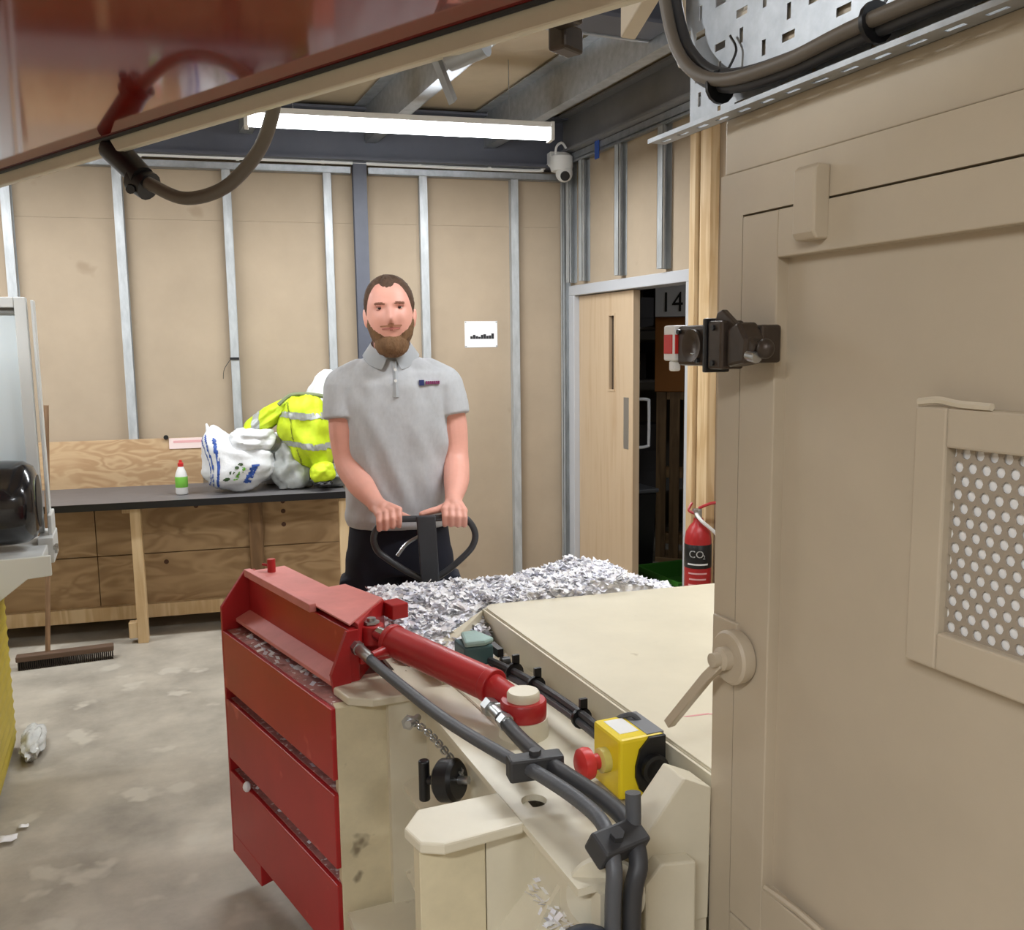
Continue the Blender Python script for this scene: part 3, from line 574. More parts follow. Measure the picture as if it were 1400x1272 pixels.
# ================================================================ CABLE TRAY
ct = thing('cable_tray', 'perforated galvanised cable tray with tied dark cables above the machine housing', 'cable tray', (PX, .6, 1.95))
TZ = 1.95
tp = MB(); cw, ch = .052, .032
def slotcell(m, cy_, cz_, sw, sz, w2, h2, fn):
    o_ = [(-w2, -h2), (w2, -h2), (w2, h2), (-w2, h2)]; i_ = [(-sw, -sz), (sw, -sz), (sw, sz), (-sw, sz)]
    vs = [fn(cy_+a, cz_+b) for a, b in o_+i_]
    if sw: m.add(vs, [(0, 1, 5, 4), (1, 2, 6, 5), (2, 3, 7, 6), (3, 0, 4, 7)])
    else: m.add(vs, [(0, 1, 2, 3)])
for i in range(34):
    for j in range(7):
        y = 1.285-cw*(i+.5); z = TZ+ch*(j+.5); k = (i+j) % 2
        slotcell(tp, y, z, (.013 if k == 0 else .004) if (i+2*j) % 3 else 0, .0055 if k == 0 else .0105, cw/2, ch/2, lambda a, b: (PX, a, b))
tb = P('tray_base', tp, M_galv, ct); sm_ = tb.modifiers.new('thick', 'SOLIDIFY'); sm_.thickness = .0015
fp = MB()
for i in range(34):
    y = 1.36-cw*(i+.5); slotcell(fp, y, PX-.016, .013, .0035, cw/2, .016, lambda a, b: (b, a, TZ))
tf = P('tray_flange', fp, M_galv, ct); sm_ = tf.modifiers.new('thick', 'SOLIDIFY'); sm_.thickness = .0015
P('tray_lip', MB().box(PX-.0335, PX-.032, -.4, 1.36, TZ-.001, TZ+.006), M_galv, ct)
for i, (dz, dx, m_) in enumerate(((0, 0, M_hosed), (.016, .004, M_hosed), (.008, -.014, M_hosew))):
    P('cable', MB().tube([(PX-.03+dx, 1.34, 2.35), (PX-.03+dx, 1.305, 2.18+dz), (PX-.03+dx, 1.255, 2.055+dz), (PX-.03+dx, 1.16, 1.990+dz), (PX-.025+dx, 1.02, 1.974+dz), (PX-.025+dx, .86, 1.978+dz), (PX-.02+dx, .5, 1.975+dz), (PX-.02+dx, 0, 1.975+dz)], .0095, 10), m_, ct)
for y, z in ((1.165, 1.99), (.862, 1.985)):
    P('cable_tie', MB().cyl((PX-.03, y-.003, z), (PX-.03, y+.003, z), .024, n=14).tube([(PX-.02, y, z+.02), (PX-.01, y-.01, z+.05), (PX-.01, y+.005, z+.075)], .002, 5), M_blk, ct)
P('end_bracket', MB().prism([(1.46, 2.145), (1.33, 2.21), (1.33, 2.30), (1.46, 2.25)], lambda a, b: (PX-.03, a, b), lambda a, b: (PX+.0, a, b)).prism([(1.335, 2.21), (1.325, 2.10), (1.305, 2.055), (1.29, 2.06), (1.30, 2.14), (1.30, 2.30), (1.335, 2.30)], lambda a, b: (PX-.012, a, b), lambda a, b: (PX, a, b)), M_creamd, ct, .003)
P('support_arm', MB().box(PX, PX+.02, .2, .24, TZ+.12, TZ+.2).box(PX, PX+.02, .9, .94, TZ+.12, TZ+.2), M_galv, ct)

# ================================================================ RAISED RED LID OVERHEAD
e0 = Vector((-.225, 2.27, 0)); e1 = Vector((.448, .975, 0)); ed = (e1-e0).normalized(); en = Vector((ed.y, -ed.x, 0))
if en.dot(Vector((-1, -1, 0))) < 0: en = -en                                    # towards the photographer
def E(a, b, z): return e0+ed*a+en*b+Vector((0, 0, z))
ov = thing('hopper_lid', 'glossy dark red hopper lid raised overhead with a cream edge', 'lid', tuple(E(.7, .5, 2.0)))
P('underside', MB().box(-1.0, 1.62, .0, 1.5, 2.0, 2.012, lambda v: E(v.x, v.y, v.z)), M_redgloss, ov)
P('edge_seal', MB().tube([E(-1.0, .002, 1.999), E(1.62, .002, 1.999)], .0045, 8, smooth_path=False), M_black, ov)
P('cream_flange', MB().box(-1.0, 1.62, -.016, -.003, 1.973, 2.06, lambda v: E(v.x, v.y, v.z)), M_cream, ov, .003)
P('casing', MB().box(-1.0, 1.62, .0, 1.5, 2.012, 2.16, lambda v: E(v.x, v.y, v.z)), M_creamd, ov)
def pr(x, y, Yv):    # helper kept in world units: points of the hanging hose worked out beforehand
    return Vector((x, Yv, y))
hs = [Vector((.002, 1.93, 2.02)), Vector((.008, 1.88, 1.977)), Vector((.033, 1.83, 1.937)), Vector((.063, 1.79, 1.909)), Vector((.113, 1.74, 1.883)), Vector((.173, 1.68, 1.896)), Vector((.220, 1.62, 1.943)), Vector((.238, 1.56, 1.990)), Vector((.240, 1.52, 2.03))]
P('hose', MB().tube(hs, .0115, 14), M_hosew, ov)
P('hose_gland', MB().cyl(hs[1]+Vector((-.01, .0, .012)), hs[2]+Vector((.012, -.02, -.012)), .026, .022, n=16).cyl(hs[2]+Vector((.0, 0, -.008)), hs[2]+Vector((.022, -.02, -.026)), .026, n=16).cyl(hs[2]+Vector((-.005, 0, -.024)), hs[2]+Vector((-.01, -.03, -.034)), .008, n=10), M_blk, ov)
for a_ in (.1, 1.2): P('lift_arm', MB().box(a_, a_+.06, 1.2, 1.26, 2.16, CEIL, lambda v: E(v.x, v.y, v.z)), M_creamd, ov, .003)
P('catch', MB().box(1.44, 1.475, -.06, -.022, 1.985, 2.01, lambda v: E(v.x, v.y, v.z)).box(1.425, 1.45, -.095, -.055, 1.965, 1.995, lambda v: E(v.x, v.y, v.z)), M_bronze, ov, .004)
P('guide_roller', MB().cyl((.392, 1.13, 1.975), (.425, 1.09, 1.985), .015, n=18), M_galv, ov)
P('roller_bracket', MB().prism([(0, 0), (.006, 0), (.03, -.055), (.026, -.06)], lambda a, b: (.372+a, 1.15, 1.985+b), lambda a, b: (.374+a, 1.135, 1.985+b)), M_galv, ov)

# ================================================================ PERSON
pe = thing('person', 'bearded person in a grey polo shirt and navy trousers holding the pallet truck handle', 'person', (.815, 3.0, 0), R(-14.9))
HC = Vector((.0, -.045, 1.727)); TILT = Matrix.Rotation(R(-3), 3, 'Y')
def headpt(p, off=0):
    e_ = (abs(p.x)**2.6+abs(p.y)**2.6+abs(p.z)**2.6)**(-1/2.6)
    x, y, z = p.x*.0755*e_, p.y*.096*e_, p.z*.1165*(e_*.35+.65)
    zz = z
    jaw = max(0, min(1, (-zz-.02)/.09))
    x *= 1-.17*jaw*jaw
    if y < 0: y *= 1-.03*jaw
    else: y *= 1-.35*jaw
    fr = max(0, -p.y)
    if fr > 0:
        fl_ = fr**.5
        y -= fl_*.024*math.exp(-(x/.0135)**2)*math.exp(-((zz+.018)/.015)**2)
        y -= fl_*.012*math.exp(-(x/.010)**2)*math.exp(-((zz-.006)/.020)**2)
        y += .012*math.exp(-((abs(x)-.031)/.015)**2-((zz-.018)/.010)**2)
        y -= .008*math.exp(-((abs(x)-.028)/.024)**2-((zz-.033)/.009)**2)
        y -= .005*math.exp(-(x/.022)**2-((zz+.047)/.010)**2)
        y += .0035*math.exp(-(x/.024)**2-((zz+.0465)/.0028)**2)
        y -= .010*math.exp(-(x/.028)**2-((zz+.088)/.018)**2)
        y -= .005*math.exp(-((abs(x)-.042)/.018)**2-((zz+.016)/.018)**2)
    v = Vector((x, y, z))
    if off: v += Vector((p.x, p.y, p.z*.7)).normalized()*off
    return HC+TILT @ v
body = MB()
body.ell((0, 0, 0), (1, 1, 1), 80, 64, lambda q, p: headpt(p))
def caps_(m, pts, rs, n=16):
    pts = [Vector(p) for p in pts]
    for i, p in enumerate(pts): m.ell(p, (rs[i],)*3, n, 10)
    for i in range(len(pts)-1): m.cyl(pts[i], pts[i+1], rs[i], rs[i+1], n)
caps_(body, [(0, .012, 1.50), (0, .0, 1.58), (0, -.02, 1.66)], [.066, .058, .056])
body.ell((0, 0, 1.38), (.155, .10, .20)); body.ell((0, 0, 1.12), (.15, .10, .20))
for sx in (-1, 1):
    body.ell((HC.x+sx*.0765, HC.y+.018, HC.z-.012), (.010, .020, .031), 14, 12)
    body.ell((HC.x+sx*.083, HC.y+.024, HC.z-.002), (.006, .015, .022), 12, 10)
# arms (image left is this person's right)
BAR = (-.262, 1.083)
def arm(pts, rs):
    P_ = [Vector(p) for p in pts]; n = len(pts)-1
    def rad(t):
        k = min(int(t*n), n-1); f = t*n-k; f = f*f*(3-2*f); return rs[k]*(1-f)+rs[k+1]*f
    body.tube(P_, rad, 20); body.ell(P_[0], (rs[0],)*3, 16, 10); body.ell(P_[-1], (rs[-1],)*3, 16, 10)
arm([(-.145, .0, 1.47), (-.160, -.008, 1.37), (-.152, -.03, 1.245), (-.118, -.10, 1.185), (-.062, -.205, 1.128)], [.050, .054, .047, .044, .028])
arm([(.172, .0, 1.47), (.197, -.008, 1.37), (.206, -.03, 1.245), (.204, -.10, 1.185), (.185, -.205, 1.132)], [.050, .052, .046, .043, .028])
def hand(wr_, kx, side, thumb, slope):
    wr_ = Vector(wr_); by, bz = BAR
    ks = []
    for i in range(4):
        x = kx+(i-1.5)*.0205; dz = slope*(x-kx); L_ = (1.0, 1.1, 1.05, .85)[i if side > 0 else 3-i]
        K = Vector((x, by-.012, bz+.026+dz)); ks.append(K)
        a = Vector((x, by-.028*L_, bz+.008+dz)); b = Vector((x, by-.024*L_, bz-.016*L_+dz)); c = Vector((x, by-.002, bz-.023+dz*.6))
        caps_(body, [K, a, b, c], [.0108, .0102, .0095, .0088], 10)
    for K in ks:
        caps_(body, [wr_*.75+K*.25, wr_*.35+K*.65, K], [.021, .0165, .0125], 12)
    caps_(body, [wr_, sum(ks, Vector())/4*.5+wr_*.5], [.029, .026], 14)
    caps_(body, [Vector(t) for t in thumb], [.0155, .0125, .0108, .0095][:len(thumb)], 10)
hand((-.062, -.205, 1.125), -.022, 1, [(-.035, -.225, 1.112), (.0, -.232, 1.10), (.03, -.245, 1.088), (.048, -.255, 1.083)], .22)
hand((.185, -.205, 1.13), .182, -1, [(.165, -.225, 1.115), (.135, -.245, 1.108), (.105, -.255, 1.104), (.08, -.262, 1.098)], -.10)
bo = PL('body', body, M_skin, pe); remesh(bo, .0036, 2, .4)
def patch(name, pred, off, m, nu=96, nv=80):
    mb = MB(); idx = {}; keep = []
    def uv(i, j):
        e = -PI/2+PI*j/nv; a = 2*PI*i/nu; return Vector((math.cos(e)*math.cos(a), math.cos(e)*math.sin(a), math.sin(e)))
    for j in range(nv):
        for i in range(nu):
            c = uv(i+.5, j+.5)
            if pred(c) > 0: keep.append((i, j))
    fs = []; vs = []
    for i, j in keep:
        f = []
        for a, b in ((i, j), (i+1, j), (i+1, j+1), (i, j+1)):
            k = (a % nu, b)
            if k not in idx:
                p = uv(a, b); w_ = max(0, min(1, pred(p)*3)); q = headpt(p, -.004+off(p, w_)); idx[k] = len(vs); vs.append(q)
            f.append(idx[k])
        fs.append(f)
    mb.add(vs, fs, True); return PL(name, mb, m, pe)
def hairline(p):
    # front hairline, a little lower in the middle; longer at the sides and back
    a = abs(math.atan2(p.x, -p.y)+.06)
    K = ((0, .60), (.28, .63), (.55, .735), (.80, .66), (.98, .36), (1.12, .05), (1.35, -.16), (1.7, -.10), (2.1, -.50), (3.5, -.62))
    for (a0, h0_), (a1, h1__) in zip(K[:-1], K[1:]):
        if a0 <= a <= a1: h = h0_+(h1__-h0_)*(a-a0)/(a1-a0); break
    return p.z-h+.03*noise.noise(p*14)
patch('hair', hairline, lambda p, w_: w_*(.010+.006*max(0, p.z)+.003*noise.noise(p*20)), M_hair)
def beardp(p):
    a = abs(math.atan2(p.x, -p.y)); 
    K = ((0, -.60), (.30, -.56), (.55, -.40), (.80, -.26), (1.05, -.06), (1.22, .06), (1.30, .06))
    if a > 1.30: return -1
    for (a0, h0_), (a1, h1__) in zip(K[:-1], K[1:]):
        if a0 <= a <= a1: h = h0_+(h1__-h0_)*(a-a0)/(a1-a0); break
    return h-p.z+.025*noise.noise(p*15)
patch('beard', beardp, lambda p, w_: w_*(.0085+.024*max(0, -p.z-.40)*max(0, -p.y+.4)+.003*noise.noise(p*24)), M_beard)
# beard tip below the chin
bt = MB(); bt.ell((HC.x+.003, HC.y-.052, HC.z-.100), (.056, .047, .041), 22, 16, lambda q, p: q+Vector(p)*.004*noise.noise(Vector(p)*5)+Vector((0, -.006*max(0, -p[2]), 0)))
PL('beard_tip', bt, M_beard, pe)
patch('moustache', lambda p: .085-abs(p.z+.325)*1.9-abs(p.x)*.20 if p.y < 0 else -1, lambda p, w_: .0036*w_+.0055, mat('moustache_hair', (176, 124, 96), .8))
patch('lips', lambda p: .055-abs(p.z+.40)*1.2-abs(p.x)*.16 if p.y < 0 else -1, lambda p, w_: .0042*w_+.0055, M_lip)
for sx in (-1, 1):
    patch('eyebrow', lambda p, sx=sx: .05-abs(p.z-.262+.10*(abs(p.x)-.4)**2*2)*1.1-max(0, abs(p.x*sx-.40)-.17)*1.2 if p.y < 0 else -1, lambda p, w_: .0025*w_+.0035, mat('eyebrow_hair', (142, 96, 78), .8))
    ec = headpt(Vector((sx*.40, -.90, .150)))
    e_ = PL('eye', MB().ell(ec+Vector((0, .004, .0)), (.0120, .009, .0042), 16, 12), mat('eye_white', (196, 178, 168), .3), pe)
    PL('iris', MB().ell(ec+Vector((0, -.0045, .0005)), (.005, .002, .0046), 12, 8), mat('iris', (52, 46, 46), .2), e_)
    PL('eyelid', MB().ell(ec+Vector((0, .002, .0062)), (.0155, .0098, .0056), 16, 10).ell(ec+Vector((0, .003, -.0068)), (.014, .0085, .0045), 16, 10), mat('eyelid_skin', (186, 124, 110), .5), e_)
# polo shirt
shm = MB(); rings = []
tor = [(1.02, .176, .122, .008), (1.06, .178, .128, .008), (1.15, .174, .130, .010), (1.25, .174, .126, .012), (1.35, .180, .124, .012), (1.43, .188, .122, .012), (1.495, .192, .112, .012), (1.535, .178, .096, .012), (1.562, .140, .083, .006), (1.585, .090, .074, .0), (1.606, .066, .067, 0)]
def tr_at(z):
    for a, b in zip(tor[:-1], tor[1:]):
        if a[0] <= z <= b[0]:
            k = (z-a[0])/(b[0]-a[0]); return [a[i]*(1-k)+b[i]*k for i in range(4)]
    return tor[0] if z < tor[0][0] else tor[-1]
for i in range(60):
    z = 1.02+(1.606-1.02)*i/59; _, hw, hd, cx = tr_at(z); rg = []
    for j in range(64):
        a = 2*PI*j/64; c_, s_ = math.cos(a), math.sin(a)
        k = (abs(c_)**2.4+abs(s_)**2.4)**(-1/2.4)
        x = cx+hw*c_*k; y = .0+hd*s_*k
        wr_ = .008*noise.noise(Vector((x*7+y*5, z*3.5, 2.1)))+.012*noise.noise(Vector(((x+z*.45)*19, (z-x*.6)*5, 5)))+.004*noise.noise(Vector(((x-z*.35)*30, (z+x*.4)*6, 9)))
        if z < 1.10: wr_ += .006*math.sin((z-1.02)*80+x*7)*(1.10-z)/.08
        rg.append(Vector((x+wr_*c_, y+wr_*s_, z)))
    rings.append(rg)
shm.loft(rings)
for pts, rs in (([(-.105, 0, 1.522), (-.158, -.004, 1.49), (-.166, -.012, 1.43), (-.167, -.02, 1.384)], [.062, .068, .065, .064]), ([(.12, 0, 1.522), (.172, -.004, 1.49), (.192, -.012, 1.43), (.2, -.02, 1.388)], [.062, .068, .064, .060])):
    P_ = [Vector(p) for p in pts]
    shm.ell(P_[0], (.062,)*3, 18, 12); shm.ell(P_[1], (.067,)*3, 18, 12)
    for i in range(3): shm.cyl(P_[i], P_[i+1], rs[i], rs[i+1], 24)
shirt = PL('polo_shirt', shm, M_shirt, pe); remesh(shirt, .0055, 2, .4)
col = MB()
for sx in (-1, 1):
    rg = []
    for k in range(13):
        a = k/12*PI*.93; # from the front round to the back
        x = sx*(.003+.066*math.sin(a)) ; y = -.012-.068*math.cos(a)
        top_ = Vector((x*.93, y*.92, 1.640-.034*math.cos(a)*.8-.004)); bot = Vector((sx*(.018+.078*math.sin(a)) if k else sx*.030, y*1.18-.010*max(0, math.cos(a)), 1.600-.052*max(0, math.cos(a))**1.2-.004))
        rg.append([top_, bot, bot+Vector((0, .003, -.002)), top_+Vector((0, .004, 0))])
    col.loft(rg)
co = PL('collar', col, M_shirtd, pe); co.modifiers.new('sub', 'SUBSURF').levels = 1
def fr_y(x, z):
    _, hw, hd, cx = tr_at(z); k = max(0, 1-abs((x-cx)/hw)**2.4)**(1/2.4); return -hd*k
pk = MB(); rows = []
for i in range(9):
    z = 1.575-.115*i/8; rows.append([Vector((x, fr_y(x, z)-(.0115 if abs(x-.012) < .014 else -.004), z)) for x in (-.006, -.0045, .012, .0285, .030)])
pk.loft(rows, False, False); PL('placket', pk, M_shirtd, pe)
for z in (1.548, 1.512): PL('button', MB().cyl((.012, fr_y(.012, z)-.009, z), (.012, fr_y(.012, z)-.0145, z), .005, n=12), M_white, pe)
lx, lz = .098, 1.505
PL('chest_logo', MB().box(lx-.010, lx+.006, fr_y(lx, lz)-.008, fr_y(lx, lz)+.004, lz-.010, lz+.008), mat('navy_print', (44, 56, 110), .7), pe)
lt = MB()
for i in range(7): x = lx+.012+i*.0068; lt.box(x, x+.0046, fr_y(x, lz)-.008, fr_y(x, lz)+.006, lz-.006, lz+.004)
PL('chest_lettering', lt, mat('purple_print', (150, 70, 120), .7), pe)
# trousers and boots
tm = MB(); rg_ = []
for z, hw, hd in ((1.07, .160, .108), (1.0, .170, .115), (.93, .178, .12), (.86, .180, .118)):
    rg_.append([Vector((.01+hw*math.cos(2*PI*j/40), hd*math.sin(2*PI*j/40), z)) for j in range(40)])
tm.loft(rg_)
for sx in (-1, 1):
    pts = [(.01+sx*.088, 0, .90), (.01+sx*.10, -.005, .70), (.01+sx*.105, -.012, .50), (.01+sx*.11, .01, .25), (.01+sx*.115, .01, .08)]; rs = [.098, .092, .074, .066, .066]
    for i in range(4): tm.cyl(pts[i], pts[i+1], rs[i], rs[i+1], 24); tm.ell(pts[i], (rs[i],)*3, 20, 12)
    tm.box(.01+sx*.19-.016, .01+sx*.19+.016, -.065, .06, .66, .845)
tro = PL('trousers', tm, M_navy, pe); remesh(tro, .009, 4, .5)
for sx in (-1, 1):
    PL('boot', MB().ell((.01+sx*.115, -.06, .045), (.05, .145, .052), 20, 12, lambda q, p: Vector((q.x, q.y, max(q.z, .0)))).cyl((.01+sx*.115, .03, .03), (.01+sx*.115, .015, .14), .06, .05), M_blk, pe)

# ================================================================ PALLET TRUCK
pt = thing('pallet_truck', 'dark grey pallet truck handle with a steel loop gripped by the person', 'pallet truck', (.815, 3.0, 0), R(-14.9))
by, bz = BAR
loop = [(.095, by, bz), (-.02, by, bz), (-.055, by, bz-.018), (-.072, by, bz-.055), (-.062, by, bz-.095), (-.03, by, bz-.125), (.03, by, bz-.168), (.088, by, bz-.198)]
loopr = [(.095, by, bz), (.20, by, bz), (.232, by, bz-.018), (.248, by, bz-.055), (.240, by, bz-.092), (.212, by, bz-.125), (.16, by, bz-.168), (.112, by, bz-.198)]
PL('handle_loop', MB().tube(loop, .0105, 12), mat('dark_grey_tube', (70, 72, 76), .35, .3), pt)
PL('handle_loop', MB().tube(loopr, .0105, 12), mat('dark_grey_tube', (70, 72, 76), .35, .3), pt)
PL('drawbar', MB().prism([(-.030, -.013), (.030, -.013), (.030, .013), (-.030, .013)], lambda a, b: (.092+a, by-.012+b, bz+.012), lambda a, b: (.125+a*.9, by+.01+b*1.4, .34)), mat('charcoal_paint', (62, 66, 72), .45, var=.3, vscale=10), pt, .004)
PL('release_lever', MB().tube([(.07, by-.004, bz-.055), (.03, by-.004, bz-.078), (.0, by-.004, bz-.115)], .006, 8), M_pin, pt)
PL('pump', MB().lathe([(0, .08), (.055, .08), (.055, .30), (.04, .34), (0, .34)], (.125, by+.01, 0), 24), M_red, pt)
for sx in (-1, 1):
    PL('steer_wheel', MB().cyl((.125+sx*.03, by+.01, .08), (.125+sx*.075, by+.01, .08), .08, n=28), M_blk, pt, .006)
    PL('fork', MB().prism([(-.04, .055), (.04, .055), (.04, .105), (-.04, .105)], lambda a, b: (.125+sx*.17+a, by-.08, b), lambda a, b: (.125+sx*.17+a, by-.85, b)), M_red, pt, .004)
PL('fork_bridge', MB().box(-.085, .335, by-.10, by-.06, .055, .16), M_red, pt, .004)

# ================================================================ WORKBENCH
bn = thing('workbench', 'rough wooden workbench with a dark grey top along the back wall', 'workbench', tuple(bw(-2.6, .4)), BWA)
def bb(m, s0_, s1_, d0, d1, z0, z1): return m.box(s0_, s1_, -d1, -d0, z0, z1, lambda v: BWM @ v)
P('worktop', bb(MB(), -4.3, -1.575, .07, .735, .772, .80), M_benchtop, bn, .003)
P('worktop_edge', bb(MB(), -4.3, -1.57, .735, .742, .765, .803), M_blk, bn)
for s in (-2.745, -4.15, -1.62): P('leg', bb(MB(), s, s+.055, .65, .705, 0, .772), M_pine, bn, .003)
P('foot_block', bb(MB(), -2.79, -2.745, .64, .70, .03, .12), M_pine, bn, .003)
P('back_board', bb(MB(), -4.3, -2.40, .065, .085, .80, 1.085), M_ply, bn)
for s0_, s1_ in ((-4.3, -2.97), (-2.965, -1.58)):
    P('front_sheet', bb(MB(), s0_, s1_, .44, .455, .16, .452), M_plyd, bn)
    P('front_sheet', bb(MB(), s0_, s1_, .44, .455, .458, .765), M_plyd, bn)
P('bottom_rail', bb(MB(), -4.3, -1.58, .455, .495, .085, .165), M_pine, bn, .003)
P('brace', bb(MB(), -2.13, -2.05, .456, .49, .165, .77), wood('brown_post', (140, 108, 74), (112, 84, 56), (9, 9, .7), 2.2, 16), bn, .003)
P('brace', bb(MB(), -2.82, -2.77, .456, .475, .70, .765), M_pine, bn, .003)
P('under_shadow_board', bb(MB(), -4.3, -1.58, .10, .12, 0, .77), M_plyd, bn)  # added board behind the front sheets for the shadow under the bench
for s, z in ((-2.42, .72), (-1.93, .66), (-1.93, .58), (-1.93, .72), (-2.60, .4)):
    P('knot', MB().cyl(bw(s, .4555, z), bw(s, .457, z), .014, n=10), mat('knot', (78, 48, 30), .7), bn)

# bottle
c0 = bw(-2.485, .52, .803)
bo_ = thing('spray_bottle', 'small white bottle with a red cap and green label on the workbench', 'bottle', tuple(c0))
P('bottle_body', MB().lathe([(0, 0), (.031, 0), (.034, .006), (.034, .10), (.028, .125), (.018, .15), (.015, .158), (0, .158)], c0, 24), M_white, bo_)
P('bottle_cap', MB().lathe([(0, .158), (.016, .158), (.016, .178), (.009, .182), (.008, .196), (0, .197)], c0, 20), M_redpl, bo_)
P('bottle_label', MB().lathe([(.0343, .04), (.0347, .041), (.0347, .10), (.0343, .101)], c0, 24), mat('green_label', (120, 190, 70), .5), bo_)
# pinned note
nt_ = thing('pinned_note', 'small pinkish printed note pinned above the workbench back board', 'note', tuple(bw(-2.47, .09, 1.02)))
P('sheet', bb(MB(), -2.585, -2.35, .088, .0905, 1.02, 1.085), mat('pink_white_paper', (236, 214, 208), .7), nt_)
P('print_line', bb(MB(), -2.56, -2.38, .0905, .0912, 1.055, 1.07), M_pink, nt_)
P('pin', MB().cyl(bw(-2.60, .086, 1.092), bw(-2.60, .10, 1.092), .014, n=14), M_blk, nt_)

# sacks
def lumpy(c, r, amp, seed, freq=3.2, nu=56, nv=40, flat=None, fn=None):
    out = MB(); c = Vector(c)
    def f(q, p):
        d = Vector((p.x*r[0], p.y*r[1], p.z*r[2])); k = 1+amp*noise.noise(p*freq*.7+Vector((seed, seed*2, 0)))+amp*.45*abs(noise.noise(Vector((p.x*2.2, p.y*2.2, p.z*.9))*freq+Vector((seed, 0, 4))))+amp*.07*noise.noise(p*freq*5+Vector((1, seed, 4)))
        e_ = (abs(p.x)**3+abs(p.y)**3+abs(p.z)**3)**(-1/3)
        d *= k*(.35+.65*e_*.88)
        if fn: d = fn(d, p)
        z = c.z+d.z
        if flat is not None: z = max(z, flat+.001+.002*(1+noise.noise(p*6)))
        v = BWM @ Vector((c.x+d.x, c.y+d.y, z)); return v
    out.ell((0, 0, 0), (1, 1, 1), nu, nv, f); out.f_ = f; return out
def sub(mbfn, pred, off, nu=230, nv=160):
    m = MB(); vs = []; fs = []; idx = {}
    def uv(i, j):
        e = -PI/2+PI*j/nv; a = 2*PI*i/nu; return Vector((math.cos(e)*math.cos(a), math.cos(e)*math.sin(a), math.sin(e)))
    for j in range(nv):
        for i in range(nu):
            if pred(uv(i+.5, j+.5)):
                f = []
                for a, b in ((i, j), (i+1, j), (i+1, j+1), (i, j+1)):
                    k = (a % nu, b)
                    if k not in idx:
                        p = uv(a, b); q = mbfn(None, p); nrm = BWM.to_3x3() @ Vector((p.x, p.y, p.z)); idx[k] = len(vs); vs.append(q+nrm*off)
                    f.append(idx[k])
                fs.append(f)
    return m.add(vs, fs, True)
TOPZ = .802
def peakA(d, p):
    w_ = math.exp(-((p.x+.62)/.30)**2)*max(0, p.z)
    return Vector((d.x-.03*w_, d.y, d.z*(1-.25*max(0, p.x))+.14*w_))
LA = lumpy((-2.165, -.50, .955), (.215, .15, .155), .16, 3.1, flat=TOPZ, fn=peakA)
sa = thing('plastic_sack', 'full white sack with blue stripes and green printing, nearest the bottle', 'sack', tuple(bw(-2.165, .5, TOPZ)), 0, 'stuffed sacks on the workbench')
P('sack_skin', LA, M_sack, sa)
P('blue_stripe', sub(LA.f_, lambda p: p.y < .1 and (-.52 < p.x < -.46) and -.7 < p.z < .6, .002), M_blue, sa)
P('blue_stripe', sub(LA.f_, lambda p: p.y < .1 and (-.66 < p.x < -.63 or -.74 < p.x < -.72) and -.7 < p.z < .6, .002), M_blue, sa)
P('blue_print', sub(LA.f_, lambda p: p.y < 0 and abs(p.x-.30-.35*(p.z+.3)) < .10 and -.62 < p.z < .1 and noise.noise(p*9) > -.25, .002), M_blue, sa)
for x, z in ((-.28, -.38), (-.17, -.18), (-.04, .0), (.06, .12)):
    P('green_print', sub(LA.f_, lambda p: p.y < 0 and (p.x-x)**2+((p.z-z)*1.2)**2 < .0045, .002), M_dgreen, sa)
P('green_print', sub(LA.f_, lambda p: p.y < 0 and abs(p.x-.02-.6*(p.z+.25)) < .06 and -.45 < p.z < .0 and noise.noise(p*16) > -.05, .002), M_green, sa)
P('sack_tip', MB().cyl(bw(-2.318, .5, 1.13), bw(-2.335, .5, 1.20), .022, .005, 8), M_sack, sa)
LB = lumpy((-2.085, -.52, 1.10), (.135, .12, .075), .2, 7.7, 3.4)
sb = thing('plastic_sack', 'small white sack lying on the others below the jacket sleeve', 'sack', tuple(bw(-2.07, .4, 1.02)), 0, 'stuffed sacks on the workbench'); P('sack_skin', LB, M_sack, sb)
LC = lumpy((-1.865, -.46, .93), (.125, .13, .16), .26, 12.3, 3.6, flat=TOPZ)
sc_ = thing('plastic_sack', 'crumpled greyish sack standing between the printed sack and the jacket', 'sack', tuple(bw(-1.865, .46, TOPZ)), 0, 'stuffed sacks on the workbench'); P('sack_skin', LC, M_clear, sc_)
LD = lumpy((-1.60, -.26, 1.17), (.19, .13, .33), .10, 21.5, 2.6, flat=TOPZ)
sd = thing('plastic_sack', 'tall white sack behind the jacket, half hidden by the person', 'sack', tuple(bw(-1.6, .26, TOPZ)), 0, 'stuffed sacks on the workbench'); P('sack_skin', LD, M_sack, sd)
LE = lumpy((-1.62, -.50, .865), (.15, .10, .075), .24, 31.5, 3.4, flat=TOPZ)
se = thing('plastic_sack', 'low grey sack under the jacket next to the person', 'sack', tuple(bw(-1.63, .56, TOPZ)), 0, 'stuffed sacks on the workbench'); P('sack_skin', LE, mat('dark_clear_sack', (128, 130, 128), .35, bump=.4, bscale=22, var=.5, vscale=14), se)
LG = lumpy((-1.95, -.25, .95), (.14, .12, .17), .15, 41.5, 3.0, flat=TOPZ)
sg = thing('plastic_sack', 'white sack at the back holding up the jacket sleeve', 'sack', tuple(bw(-1.95, .25, TOPZ)), 0, 'stuffed sacks on the workbench'); P('sack_skin', LG, M_sack, sg)
